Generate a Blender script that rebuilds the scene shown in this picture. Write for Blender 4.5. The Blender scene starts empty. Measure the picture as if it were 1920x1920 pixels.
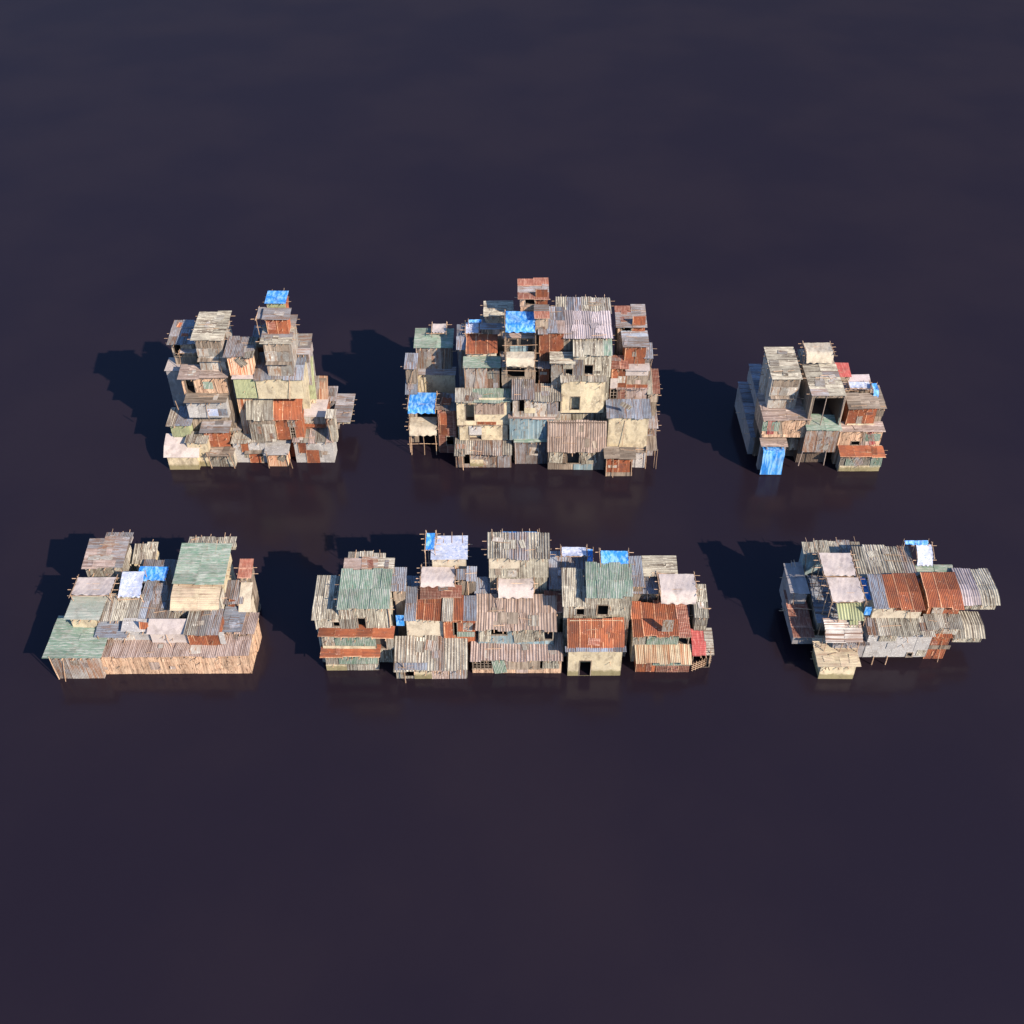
import bpy, math, random
from mathutils import Vector, Matrix
R = math.radians
sc = bpy.context.scene
# ---------------------------------------------------------------- camera
cam_d = bpy.data.cameras.new('camera'); cam = bpy.data.objects.new('camera', cam_d)
sc.collection.objects.link(cam); sc.camera = cam
cam.location = (0, 0, 70); cam.rotation_euler = (R(90-40.4), 0, 0)
cam_d.sensor_width = 36; cam_d.lens = 36*1981/1920; cam_d.clip_end = 6000
# ---------------------------------------------------------------- sky, sun, exposure
SUN_AZ, SUN_EL = 132.0, 31.4       # clockwise from +Y
w = bpy.data.worlds.new('World'); sc.world = w; w.use_nodes = True
nt = w.node_tree; bg = nt.nodes['Background']
sky = nt.nodes.new('ShaderNodeTexSky'); sky.sky_type = 'NISHITA'; sky.sun_disc = False
sky.sun_elevation = R(SUN_EL); sky.sun_rotation = R(SUN_AZ); sky.ozone_density = 6.0; sky.dust_density = .4
nt.links.new(sky.outputs[0], bg.inputs[0]); bg.inputs[1].default_value = 0.14
sd = bpy.data.lights.new('sun', 'SUN'); sd.energy = 5.0; sd.angle = R(.5); sd.color = (1, .85, .67)
sun = bpy.data.objects.new('sun', sd); sc.collection.objects.link(sun)
sdir = Vector((math.sin(R(SUN_AZ))*math.cos(R(SUN_EL)), math.cos(R(SUN_AZ))*math.cos(R(SUN_EL)), math.sin(R(SUN_EL))))
sun.rotation_euler = (-sdir).to_track_quat('-Z', 'Y').to_euler(); sun.location = sdir*200
sc.view_settings.view_transform = 'Standard'; sc.view_settings.look = 'None'
sc.view_settings.exposure = 0.75; sc.view_settings.gamma = 1; sc.view_settings.use_curve_mapping = False
random.seed(7)
U = random.uniform
# ---------------------------------------------------------------- materials
def nd(t, k, **p):
    n = t.nodes.new(k)
    for a, b in p.items(): setattr(n, a, b)
    return n
def ramp(t, src, a, b, lo=0., hi=1.):
    m = nd(t, 'ShaderNodeMapRange', interpolation_type='SMOOTHSTEP'); t.links.new(src, m.inputs[0])
    for i, v in zip((1, 2, 3, 4), (a, b, lo, hi)): m.inputs[i].default_value = v
    return m.outputs[0]
def mix(t, f, a, b, mode='MIX'):
    m = nd(t, 'ShaderNodeMix', data_type='RGBA', blend_type=mode)
    for s, v in ((0, f), (6, a), (7, b)):
        if isinstance(v, (int, float)): m.inputs[s].default_value = v
        elif isinstance(v, tuple): m.inputs[s].default_value = (*v, 1)
        else: t.links.new(v, m.inputs[s])
    return m.outputs[2]
def mth(t, op, a, b=0.):
    m = nd(t, 'ShaderNodeMath', operation=op)
    for i, v in enumerate((a, b)):
        if isinstance(v, (int, float)): m.inputs[i].default_value = v
        else: t.links.new(v, m.inputs[i])
    return m.outputs[0]
def noise(t, vec, sx, sy, det=4, rough=.6, off=0.):
    mp = nd(t, 'ShaderNodeMapping'); mp.inputs['Scale'].default_value = (sx, sy, 1); mp.inputs['Location'].default_value = (off, off*.7, off)
    t.links.new(vec, mp.inputs[0])
    n = nd(t, 'ShaderNodeTexNoise'); n.inputs['Scale'].default_value = 1; n.inputs['Detail'].default_value = det; n.inputs['Roughness'].default_value = rough
    t.links.new(mp.outputs[0], n.inputs['Vector']); return n.outputs[0]
MATS = {}
def material(key, name, base, var, streak=None, sa=.5, ss=(8, .5), fleck=None, fa=.3, fs=(6, 14), edge=None, plank=0, tint=.45, rough=.8, bump=.3, low=None):
    m = bpy.data.materials.new(name); m.use_nodes = True; t = m.node_tree; b = t.nodes['Principled BSDF']
    uv = nd(t, 'ShaderNodeUVMap', uv_map='UVMap'); rn = nd(t, 'ShaderNodeUVMap', uv_map='rnd')
    s = nd(t, 'ShaderNodeSeparateXYZ'); t.links.new(uv.outputs[0], s.inputs[0])
    q = nd(t, 'ShaderNodeSeparateXYZ'); t.links.new(rn.outputs[0], q.inputs[0])
    c = nd(t, 'ShaderNodeCombineXYZ')
    t.links.new(mth(t, 'ADD', s.outputs[0], mth(t, 'MULTIPLY', q.outputs[0], 61.3)), c.inputs[0])
    t.links.new(mth(t, 'ADD', s.outputs[1], mth(t, 'MULTIPLY', q.outputs[1], 47.7)), c.inputs[1])
    t.links.new(mth(t, 'MULTIPLY', q.outputs[0], 13.1), c.inputs[2]); v = c.outputs[0]
    col = mix(t, ramp(t, noise(t, v, 1.3, .9, 5), .35, .68), base, var)
    if streak: col = mix(t, ramp(t, noise(t, v, ss[0], ss[1], 4, .65, 3.3), .62-.3*sa, .78-.25*sa), col, streak)
    if plank:
        f = mth(t, 'FRACT', mth(t, 'MULTIPLY', s.outputs[0], plank)); cell = mth(t, 'FLOOR', mth(t, 'MULTIPLY', mth(t, 'ADD', s.outputs[0], mth(t, 'MULTIPLY', q.outputs[0], 9.)), plank))
        wn = nd(t, 'ShaderNodeTexWhiteNoise', noise_dimensions='1D'); t.links.new(cell, wn.inputs[1])
        col = mix(t, 1., col, mix(t, wn.outputs[0], (.68, .66, .64), (1.2, 1.17, 1.12)), 'MULTIPLY')
        col = mix(t, ramp(t, f, .0, .13, .75, 0.), col, tuple(x*.18 for x in base))
    if fleck: col = mix(t, ramp(t, noise(t, v, fs[0], fs[1], 5, .7, 7.7), .66-.25*fa, .70-.25*fa), col, fleck)
    if edge:
        e = ramp(t, s.outputs[0], .03, .13, 1., 0.); e2 = mth(t, 'MULTIPLY', e, ramp(t, noise(t, v, 2, 3.5, 4, .6, 5.), .3, .6, .15, 1.))
        col = mix(t, e2, col, edge)
        e3 = mth(t, 'MULTIPLY', ramp(t, s.outputs[1], .0, .07, .8, 0.), ramp(t, noise(t, v, 3, 2, 4, .6, 1.), .45, .6)); col = mix(t, e3, col, edge)
    if low:    # silt and algae band left by the water, just above the water line
        g = nd(t, 'ShaderNodeNewGeometry'); gz = nd(t, 'ShaderNodeSeparateXYZ'); t.links.new(g.outputs['Position'], gz.inputs[0])
        z = mth(t, 'ADD', gz.outputs[2], mth(t, 'MULTIPLY', noise(t, v, 3, 3, 4), -.7))
        col = mix(t, ramp(t, z, .1, .45, .75, 0.), col, low)
    col = mix(t, 1., col, mix(t, q.outputs[1], (1-tint,)*3, (1+tint*.45, 1+tint*.42, 1+tint*.38)), 'MULTIPLY')
    col = mix(t, 1., col, mix(t, noise(t, v, 22, 16, 3, .7), (.55, .55, .56), (1.4, 1.39, 1.37)), 'MULTIPLY')
    g2 = nd(t, 'ShaderNodeNewGeometry'); n2 = nd(t, 'ShaderNodeTexNoise'); n2.inputs['Scale'].default_value = .9; n2.inputs['Detail'].default_value = 6; n2.inputs['Roughness'].default_value = .65
    t.links.new(g2.outputs['Position'], n2.inputs['Vector']); grime = ramp(t, n2.outputs[0], .5, .66, 0., .5)
    col = mix(t, grime, col, mix(t, .55, col, (.09, .065, .05)))
    t.links.new(col, b.inputs['Base Color']); b.inputs['Roughness'].default_value = rough; b.inputs['Specular IOR Level'].default_value = .25
    bp = nd(t, 'ShaderNodeBump'); bp.inputs['Strength'].default_value = bump; bp.inputs['Distance'].default_value = .03
    t.links.new(noise(t, v, 9, 6, 4, .7), bp.inputs['Height']); t.links.new(bp.outputs[0], b.inputs['Normal'])
    MATS[key] = m
RU = (.21, .115, .075)
material('g', 'weathered_grey_iron', (.29, .29, .315), (.20, .195, .205), (.20, .13, .10), .6, fleck=(.46, .44, .43), fa=.15)
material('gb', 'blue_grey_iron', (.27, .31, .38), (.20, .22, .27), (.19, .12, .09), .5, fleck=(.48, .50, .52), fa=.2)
material('gp', 'pale_grey_iron', (.42, .405, .355), (.29, .27, .235), (.14, .10, .075), .62, fleck=(.58, .55, .46), fa=.25, ss=(10, .3))
material('gst', 'striped_wavy_iron', (.62, .60, .56), (.44, .38, .34), (.20, .11, .08), .6, ss=(9, .15))
material('ru', 'rust_streaked_grey_iron', (.29, .28, .275), (.22, .185, .165), RU, .62, ss=(4, .35), fleck=(.46, .46, .45), fa=.2)
material('rs', 'orange_striped_iron', (.40, .11, .035), (.30, .08, .03), (.60, .46, .34), .8, ss=(14, .2), edge=(.6, .38, .22))
material('ys', 'cream_rust_striped_iron', (.60, .52, .38), (.54, .44, .30), (.36, .16, .08), .7, ss=(9, .15))
material('r', 'rusted_iron', (.33, .108, .050), (.23, .072, .040), (.19, .075, .05), .4, ss=(3, .6), fleck=(.56, .38, .28), fa=.12, fs=(3, 5), edge=(.62, .36, .22), bump=.5)
material('rm', 'dull_maroon_iron', (.27, .10, .07), (.20, .08, .06), (.38, .22, .17), .55, ss=(1.2, 9), edge=(.5, .30, .22))
material('gn', 'scratched_green_iron', (.135, .215, .165), (.215, .275, .225), (.33, .35, .32), .6, ss=(9, 1.1), fleck=(.25, .22, .17), fa=.2, fs=(7, 2.2), tint=.25)
material('gg', 'faded_grey_green_iron', (.26, .31, .28), (.30, .31, .28), (.37, .38, .35), .5, ss=(9, 1.1), fleck=(.2, .18, .14), fa=.2)
material('pg', 'pale_green_sheet', (.35, .37, .22), (.30, .33, .20), (.20, .22, .13), .35, ss=(7, .3), tint=.25)
material('co', 'stained_concrete', (.60, .515, .355), (.49, .42, .30), (.34, .285, .205), .45, ss=(1.6, .7), fleck=(.60, .54, .42), fa=.3, fs=(5, 5), tint=.15, low=(.16, .14, .06))
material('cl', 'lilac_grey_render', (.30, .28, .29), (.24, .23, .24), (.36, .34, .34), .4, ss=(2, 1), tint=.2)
material('wp', 'peach_planks', (.60, .41, .29), (.66, .48, .35), (.36, .22, .155), .5, ss=(9, .5), fleck=(.08, .045, .03), fa=.34, fs=(9, 2.2), plank=4.6, tint=.15)
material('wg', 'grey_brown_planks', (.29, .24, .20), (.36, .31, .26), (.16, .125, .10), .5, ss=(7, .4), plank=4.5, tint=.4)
material('gw', 'bleached_grey_sheet', (.38, .37, .35), (.33, .29, .25), (.26, .15, .09), .5, ss=(4, .7), fleck=(.60, .59, .54), fa=.35, fs=(8, 2))
material('lw', 'pinkish_slats', (.44, .35, .31), (.38, .31, .29), (.25, .18, .16), .5, ss=(8, .3), fleck=(.60, .52, .47), fa=.3, fs=(7, 1), plank=5, tint=.25)
material('lg', 'lilac_grey_iron', (.42, .37, .39), (.36, .32, .34), (.28, .21, .19), .35, ss=(9, .2))
material('ps', 'brown_pink_corrugated_iron', (.38, .30, .255), (.30, .23, .195), (.17, .115, .09), .55, ss=(9, .3), tint=.25)
material('pk', 'pink_grey_corrugated_iron', (.40, .33, .31), (.33, .25, .22), (.19, .125, .105), .55, ss=(9, .3), fleck=(.6, .52, .47), fa=.2, tint=.2)
material('cs', 'cream_cement_sheet', (.45, .425, .35), (.33, .305, .255), (.12, .095, .075), .58, ss=(6, .3), fleck=(.58, .55, .46), fa=.35, fs=(9, 2), tint=.35)
material('cp', 'cream_plank_sheet', (.50, .43, .30), (.44, .35, .26), (.30, .21, .15), .45, ss=(4, .25), fleck=(.13, .10, .06), fa=.08, fs=(9, 3), tint=.2)
material('cv', 'grey_beige_canvas', (.44, .385, .37), (.49, .43, .40), (.36, .31, .30), .4, ss=(1.5, 1.2), tint=.08, rough=.95, bump=.5)
material('cc', 'cream_canvas', (.54, .48, .38), (.48, .42, .33), (.40, .34, .27), .45, ss=(1.8, 1), tint=.12, rough=.95, bump=.5)
material('tb', 'blue_tarp', (.018, .17, .55), (.04, .26, .66), (.22, .46, .80), .66, ss=(3.6, 1.5), fleck=(.01, .09, .38), fa=.12, fs=(3, 2.2), tint=.1, rough=.5, bump=.5)
material('tw', 'white_blue_plastic', (.46, .49, .60), (.34, .40, .56), (.58, .60, .66), .5, ss=(3, 3), fleck=(.24, .31, .50), fa=.4, fs=(4, 7), tint=.1, rough=.5, bump=.5)
material('bb', 'faded_blue_boards', (.20, .31, .38), (.27, .37, .42), (.34, .33, .29), .45, ss=(8, .4), plank=4, tint=.15)
material('wf', 'flaky_white_sheet', (.40, .39, .385), (.35, .34, .34), (.30, .27, .25), .3, ss=(4, 1), fleck=(.66, .64, .60), fa=.34, fs=(6.5, 8.5), tint=.22, bump=.15)
material('rd', 'bright_red_sheet', (.42, .085, .08), (.33, .07, .065), (.54, .24, .21), .4, ss=(1, 8), tint=.15)
material('rw', 'red_painted_board', (.30, .06, .055), (.22, .05, .05), (.45, .25, .22), .5, ss=(9, .5), tint=.1)
material('st', 'bamboo_stick', (.46, .30, .20), (.56, .40, .28), (.25, .15, .10), .4, ss=(3, 9), tint=.5)
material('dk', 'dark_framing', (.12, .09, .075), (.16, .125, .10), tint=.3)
def water_mat():
    m = bpy.data.materials.new('dark_brown_water'); m.use_nodes = True; t = m.node_tree; b = t.nodes['Principled BSDF']
    g = nd(t, 'ShaderNodeNewGeometry')
    n = nd(t, 'ShaderNodeTexNoise'); n.inputs['Scale'].default_value = .035; n.inputs['Detail'].default_value = 5; t.links.new(g.outputs['Position'], n.inputs['Vector'])
    t.links.new(mix(t, ramp(t, n.outputs[0], .35, .65), (.0135, .0092, .0150), (.0170, .0115, .0165)), b.inputs['Base Color'])
    b.inputs['Roughness'].default_value = 1.; b.inputs['Specular IOR Level'].default_value = 0.
    gl = nd(t, 'ShaderNodeBsdfGlossy'); gl.inputs['Roughness'].default_value = .17; gl.inputs['Color'].default_value = (.9, .92, 1, 1)
    mx = nd(t, 'ShaderNodeMixShader'); mx.inputs[0].default_value = .022; t.links.new(b.outputs[0], mx.inputs[1]); t.links.new(gl.outputs[0], mx.inputs[2])
    t.links.new(mx.outputs[0], t.nodes['Material Output'].inputs[0])
    h = nd(t, 'ShaderNodeTexNoise'); h.inputs['Scale'].default_value = 1.6; h.inputs['Detail'].default_value = 4; t.links.new(g.outputs['Position'], h.inputs['Vector'])
    bp = nd(t, 'ShaderNodeBump'); bp.inputs['Strength'].default_value = .10; bp.inputs['Distance'].default_value = .12
    t.links.new(h.outputs[0], bp.inputs['Height']); t.links.new(bp.outputs[0], gl.inputs['Normal']); return m
# ---------------------------------------------------------------- mesh helpers
class MB:
    def __init__(s): s.v = []; s.f = []; s.m = []; s.uv = []; s.rn = []; s.mats = []
    def mi(s, k):
        if k not in s.mats: s.mats.append(k)
        return s.mats.index(k)
    def quad(s, idx, k, uvs, rn): s.f.append(idx); s.m.append(s.mi(k)); s.uv.append(uvs); s.rn.append(rn)
    def grid(s, P, nu, nv, k, uvf, th=None, rn=None):
        """P(i,j)->point for i<=nu, j<=nv; th: thickness vector pushed to the underside"""
        rn = rn or (random.random(), random.random()); b = len(s.v)
        for j in range(nv+1):
            for i in range(nu+1): s.v.append(P(i, j))
        W = nu+1
        for j in range(nv):
            for i in range(nu):
                s.quad((b+j*W+i, b+j*W+i+1, b+(j+1)*W+i+1, b+(j+1)*W+i), k, (uvf(i, j), uvf(i+1, j), uvf(i+1, j+1), uvf(i, j+1)), rn)
        if th is not None:
            c = len(s.v)
            for q in range(b, c): s.v.append(s.v[q]+th)
            for j in range(nv):
                for i in range(nu):
                    s.quad((c+(j+1)*W+i, c+(j+1)*W+i+1, c+j*W+i+1, c+j*W+i), k, (uvf(i, j+1), uvf(i+1, j+1), uvf(i+1, j), uvf(i, j)), rn)
            D = c-b
            rim = [b+i for i in range(W)]+[b+j*W+nu for j in range(1, nv+1)]+[b+nv*W+i for i in range(nu-1, -1, -1)]+[b+j*W for j in range(nv-1, 0, -1)]
            for a, e in zip(rim, rim[1:]+rim[:1]): s.quad((a+D, e+D, e, a), k, ((0, .3),)*4, rn)
    def box(s, x0, x1, y0, y1, z0, z1, k, zb=None, skip=(), rn=None):
        """zb: z of the top at the back edge"""
        rn = rn or (random.random(), random.random()); b = len(s.v); t = z1 if zb is None else zb
        s.v += [Vector(p) for p in ((x0, y0, z0), (x1, y0, z0), (x1, y1, z0), (x0, y1, z0), (x0, y0, z1), (x1, y0, z1), (x1, y1, t), (x0, y1, t))]
        w, d, h = x1-x0, y1-y0, z1-z0
        for n, (q, a, c) in dict(front=((0, 1, 5, 4), w, h), right=((1, 2, 6, 5), d, h), back=((2, 3, 7, 6), w, h), left=((3, 0, 4, 7), d, h), top=((4, 5, 6, 7), w, d), bottom=((3, 2, 1, 0), w, d)).items():
            if n in skip: continue
            s.quad(tuple(b+i for i in q), k, ((.3, .3), (a+.3, .3), (a+.3, c+.3), (.3, c+.3)), rn)
    def stick(s, p, q, r, k='st', n=5):
        p = Vector(p); q = Vector(q); d = (q-p); L = d.length
        if L < .02: return
        z = d/L; a = z.cross(Vector((.3, .2, 1)) if abs(z.z) < .9 else Vector((1, 0, 0))).normalized(); c = z.cross(a); b = len(s.v); rn = (random.random(), random.random())
        bow = (a*U(-.012, .012)+c*U(-.012, .012))*L
        for j, t in enumerate((0, .5, 1)):
            o = p+d*t+(bow if j == 1 else Vector((0, 0, 0))); rr = r*(1.08-.2*t)
            for i in range(n): an = 2*math.pi*i/n; s.v.append(o+(a*math.cos(an)+c*math.sin(an))*rr)
        for j in range(2):
            for i in range(n):
                e = (i+1) % n; s.quad((b+j*n+i, b+j*n+e, b+(j+1)*n+e, b+(j+1)*n+i), k, ((i/n, L*j/2), (i/n+.2, L*j/2), (i/n+.2, L*(j+1)/2), (i/n, L*(j+1)/2)), rn)
        s.quad(tuple(b+i for i in range(n-1, -1, -1)), k, ((.3, .3),)*n, rn); s.quad(tuple(b+2*n+i for i in range(n)), k, ((.3, .3),)*n, rn)
    def build(s, name, parent=None):
        me = bpy.data.meshes.new(name); me.from_pydata([tuple(v) for v in s.v], [], s.f)
        for k in s.mats: me.materials.append(MATS[k])
        me.polygons.foreach_set('material_index', s.m)
        a = me.uv_layers.new(name='UVMap'); r = me.uv_layers.new(name='rnd'); fu = []; fr = []
        for uvs, rn in zip(s.uv, s.rn):
            for u in uvs: fu += u; fr += rn
        a.data.foreach_set('uv', fu); r.data.foreach_set('uv', fr); me.update()
        o = bpy.data.objects.new(name, me); sc.collection.objects.link(o)
        if parent: o.parent = parent
        return o
def sheet(mb, O, A, B, N, w, l, k, pitch=.15, amp=.02, prof=None, th=.012, rot=0., rx=False):
    """one (corrugated) sheet: w along A, l along B, waves along A (ridges run along B) unless rx"""
    rn = (random.random(), random.random())
    if k in ('co', 'cl', 'wp', 'wg', 'lw', 'bb', 'gw', 'wf'): amp = 0.
    if k in ('cv', 'cc', 'tb', 'tw'): amp = 0.
    if rot:
        M = Matrix.Rotation(rot, 3, N); ctr = O+A*w/2+B*l/2; A2, B2 = M @ A, M @ B; O = ctr-A2*w/2-B2*l/2; A, B = A2, B2
    ww, ll = (l, w) if rx else (w, l)
    nw = max(1, int(round(ww/pitch))); nu = nw*4 if amp else max(1, int(ww/.5)); nv = max(1, int(ll/.5)) if prof or amp == 0 else max(1, int(ll/1.2))
    bend = U(-.012, .012)
    def P(i, j):
        u, v = ww*i/nu, ll*j/nv
        a, b = (v, u) if rx else (u, v)
        z = amp*math.sin(2*math.pi*nw*i/nu) if amp else 0.
        z += bend*math.sin(3.1*v/ll)*2
        p = O+A*a+B*b+N*z
        if prof: p = p+prof(p)
        return p
    mb.grid(P, nu, nv, k, lambda i, j: (ww*i/nu, ll*j/nv), -N*th, rn)
def patchwork(mb, O, A, B, N, w, l, mats, sw=1.0, sl=2.0, pitch=.15, amp=.02, prof=None, rx=False, holes=(), jit=1., rag=.06, lift=.0, skip=0.):
    """cover the w x l rectangle with overlapping sheets, leaving the holes (a0,b0,a1,b1) free"""
    cols = [m.split(',') for m in mats.split('|')] if isinstance(mats, str) else None
    rects = [(0, 0, w, l)]
    for h in holes:
        new = []
        for (a0, b0, a1, b1) in rects:
            h0, g0, h1, g1 = max(a0, h[0]), max(b0, h[1]), min(a1, h[2]), min(b1, h[3])
            if h1 <= h0 or g1 <= g0: new.append((a0, b0, a1, b1)); continue
            if h0-a0 > .02: new.append((a0, b0, h0, b1))
            if a1-h1 > .02: new.append((h1, b0, a1, b1))
            if g0-b0 > .02: new.append((h0, b0, h1, g0))
            if b1-g1 > .02: new.append((h0, g1, h1, b1))
        rects = new
    free = not holes
    swx, slx = (sl, sw) if rx else (sw, sl)
    for (a0, b0, a1, b1) in rects:
        na = max(len(cols) if cols and len(cols) > 1 else 1, int(round((a1-a0)/swx))); nb = max(1, int(round((b1-b0)/slx)))
        cut = [a0]+[a0+(a1-a0)*(i+U(-.18, .18))/na for i in range(1, na)]+[a1]
        for i in range(na):
            for j in range(nb):
                c0 = b0+(b1-b0)*j/nb; c1 = b0+(b1-b0)*(j+1)/nb
                e = rag*jit if free else .0
                s0 = cut[i]-(.04 if i or free else 0); s1 = cut[i+1]+(.04 if i < na-1 or free else 0)
                t0 = c0-(.05 if j else U(0, e)); t1 = c1+(U(0, e) if j == nb-1 else .0)
                mm = mats
                if cols: mm = cols[min(len(cols)-1, int(len(cols)*(cut[i]+cut[i+1])/2/w))]
                k = mm[int(U(0, len(mm)*.999))]
                if skip and na*nb > 5 and U(0, 1) < skip: continue
                off = U(.0, .045)*jit+.012*((i+j) % 2)+lift
                sheet(mb, O+A*s0+B*t0+N*off, A, B, N, s1-s0, t1-t0, k, pitch, amp, prof, rot=R(U(-1.7, 1.7))*jit if free else 0, rx=rx)
LK = dict(r='rusty iron panel', gn='scratched green panel', g='grey iron panel', gp='pale ribbed panel', gb='blue-grey panel', wg='grey plank panel', gw='bleached grey panel', co='cream concrete slab', cc='cream panel', cs='cream sheet panel', wf='flaky white panel', wp='peach plank panel', bb='blue board panel', tw='white-blue plastic panel', tb='bright blue tarp piece', rw='red board', rm='maroon iron panel', ps='brown ribbed panel', pk='pinkish ribbed panel', cv='grey canvas piece')
X, Y, Z = Vector((1, 0, 0)), Vector((0, 1, 0)), Vector((0, 0, 1))
def root(name, label, cat, group, loc, rz=0.):
    o = bpy.data.objects.new(name, None); sc.collection.objects.link(o); o.location = loc; o.rotation_euler = (0, 0, rz); o.empty_display_size = .3
    o['label'] = label; o['category'] = cat; o['group'] = group; return o
PAL = {'g': ('gw', 'ru', 'gp'), 'gp': ('gw', 'cs', 'ru', 'wg'), 'ru': ('g', 'gp', 'gw'), 'r': ('rm', 'r', 'gw'), 'wg': ('gw', 'lw', 'wg', 'ru'), 'wf': ('gw', 'wf', 'cs'), 'gw': ('wg', 'ru', 'gw', 'cs'), 'wp': ('wp', 'wp', 'lw'), 'cs': ('cs', 'gp', 'wg', 'gw'), 'bb': ('bb',), 'rm': ('rm', 'ru')}
RPAL = {'g': ('g', 'ru', 'gw'), 'gb': ('gb', 'g', 'ru'), 'gp': ('gp', 'ru', 'g'), 'ru': ('g', 'ru', 'r'), 'r': ('r', 'rm'), 'rm': ('rm', 'g'), 'wg': ('wg', 'gw'), 'lw': ('lw', 'gw'), 'cs': ('cs', 'gw', 'gp'), 'ps': ('ps', 'wg'), 'pk': ('pk', 'ru', 'gw'), 'lg': ('lg',), 'cp': ('cp',)}
FLATK = ('co', 'cl', 'cc', 'cv')
def shack(desc, group, xc, y, z, w, d, h, wall, roof, rise, o, ex):
    T = root('shack', desc, 'shack', group, (xc, y, z), R(U(-.7, .7)))
    oh, ohs, rx, p = o.get('oh', .2), o.get('ohs', .12), o.get('rx') == 'x', o.get('p', .15)
    side = o.get('side', wall); hw = w/2
    holes = [(e[1], e[2], e[3], e[4]) for e in ex if e[0] in ('D', 'W', 'G')]
    mb = MB(); z0 = -.35 if z < .1 else -.04
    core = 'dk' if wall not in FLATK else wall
    if holes:    # hollow room with thin walls; the front is the cladding alone
        t = .06
        mb.box(-hw+.02, -hw+.02+t, .03, d, z0, h, core, zb=h+rise-.01); mb.box(hw-.02-t, hw-.02, .03, d, z0, h, core, zb=h+rise-.01)
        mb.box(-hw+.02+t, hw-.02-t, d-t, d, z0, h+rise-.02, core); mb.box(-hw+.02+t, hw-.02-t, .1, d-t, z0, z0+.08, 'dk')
    else: mb.box(-hw+.02, hw-.02, .03, d, z0, h-.02, core, zb=h+rise-.02)
    hh = [(a+hw, b-z0, c+hw, e-z0) for a, b, c, e in holes]
    flat = wall in FLATK
    if flat:
        def wallcut():
            patchwork(mb, Vector((-hw, -.03, z0)), X, Z, -Y, w, h-z0, [wall], sw=50, sl=50, amp=0, holes=hh, jit=0., rag=0)
        wallcut()
    else: patchwork(mb, Vector((-hw, -.01, z0)), X, Z, -Y, w, h-z0-.01, wall.split(','), sw=1.15, sl=2.6, pitch=.13, amp=.013, holes=hh, jit=.6, rag=.03)
    for sgn in (-1, 1):
        A = Y if sgn > 0 else -Y; O = Vector((sgn*(hw+.005), 0 if sgn > 0 else d, z0))
        patchwork(mb, O, A, Z, X*sgn, d, h-z0-.02, side.split(','), sw=50 if side in FLATK else 1.15, sl=2.8, pitch=.13, amp=.013, jit=.5 if side not in FLATK else 0., rag=.02)
        patchwork(mb, O+Z*(h-z0-.02) if sgn > 0 else O+Z*(h-z0-.02), A, Z, X*sgn, d, .02, side.split(','), sw=50, sl=50, amp=0, jit=0, rag=0)
    pal = PAL.get(wall.split(',')[0], ())
    if pal:
        for _ in range(int(w*h/3.2+U(0, 1))):
            pw, ph = U(.35, 1.0), U(.3, 1.1); px, pz = U(-hw, hw-min(pw, w)), U(.05, max(.06, h-ph-.1))
            if any(px < c+.1 and px+pw > a-.1 and pz < f+.1 and pz+ph > b-.1 for a, b, c, f in holes) or px+pw > hw or pz+ph > h-.05: continue
            sheet(mb, Vector((px, -.052-.006*_, pz)), X, Z, -Y, pw, ph, random.choice(pal), .13, .012, rot=R(U(-5, 5)))
    if h > .9:
        for _ in range(int(U(.5, 1.2)*w)):      # beam ends and props let through the wall
            px, pz = U(-hw+.1, hw-.1), U(h*.3, h-.1)
            if any(a-.15 < px < c+.15 and b-.15 < pz < f+.15 for a, b, c, f in holes): continue
            mb.stick((px, .1, pz), (px+U(-.06, .06), -U(.2, .5), pz-U(-.03, .06)), U(.025, .045), 'st')
        for sg in (-1, 1):
            for _ in range(int(U(0, .8)*d)):
                py, pz = U(.1, d-.1), U(h*.3, h-.1); mb.stick((sg*(hw-.1), py, pz), (sg*(hw+U(.25, .6)), py+U(-.06, .06), pz), U(.03, .045), 'st')
        if U(0, 1) < .35 and not holes:
            px = U(-hw+.3, hw-.3); mb.stick((px, -U(.3, .5), .0), (px+U(-.5, .5), -.08, h*U(.8, 1.)), .032, 'st')
    wo = mb.build('wall', T)
    if 'lo' in o:
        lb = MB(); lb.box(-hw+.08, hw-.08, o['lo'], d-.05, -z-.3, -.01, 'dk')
        k = (o.get('lm') or side).split(',')
        for sgn in (-1, 1):
            A = Y if sgn > 0 else -Y; O = Vector((sgn*(hw-.07), o['lo'] if sgn > 0 else d-.05, -z-.3))
            patchwork(lb, O, A, Z, X*sgn, d-.05-o['lo'], z+.28, k, sw=1.3, sl=2.2, amp=.02, jit=.5)
        patchwork(lb, Vector((-hw+.08, o['lo']-.01, -z-.3)), X, Z, -Y, w-.16, z+.28, k, sw=1.3, sl=2.2, amp=.02, jit=.5)
        lb.build('lower_wall', T)
    # roof: dark boards under loose sheets
    rb = MB(); L = math.hypot(d+oh+.1, rise); sl = rise/(d+oh+.1) if d else 0
    B = Vector((0, d+oh+.1, rise)).normalized(); N = X.cross(B).normalized(); drop = o.get('drop', 0)
    O = Vector((-hw-ohs, -oh, h-.0)); W = w+2*ohs
    def prof(q):
        t = max(0., (q.y+oh)/1.1)
        dz = -drop*max(0., 1-t)**2 if drop else 0.
        return Vector((0, 0, dz+drop*(1. if o.get('lf') else .55)))
    rb.box(-hw-ohs+.08, hw+ohs-.08, (-oh+.1) if not drop else .3, d+.06, h-.02+((-oh+.1+oh)*sl if not drop else (.3+oh)*sl), h+.015+(0 if not drop else (.3+oh)*sl), 'dk', zb=None) if rise < .25 and not drop else None
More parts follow.
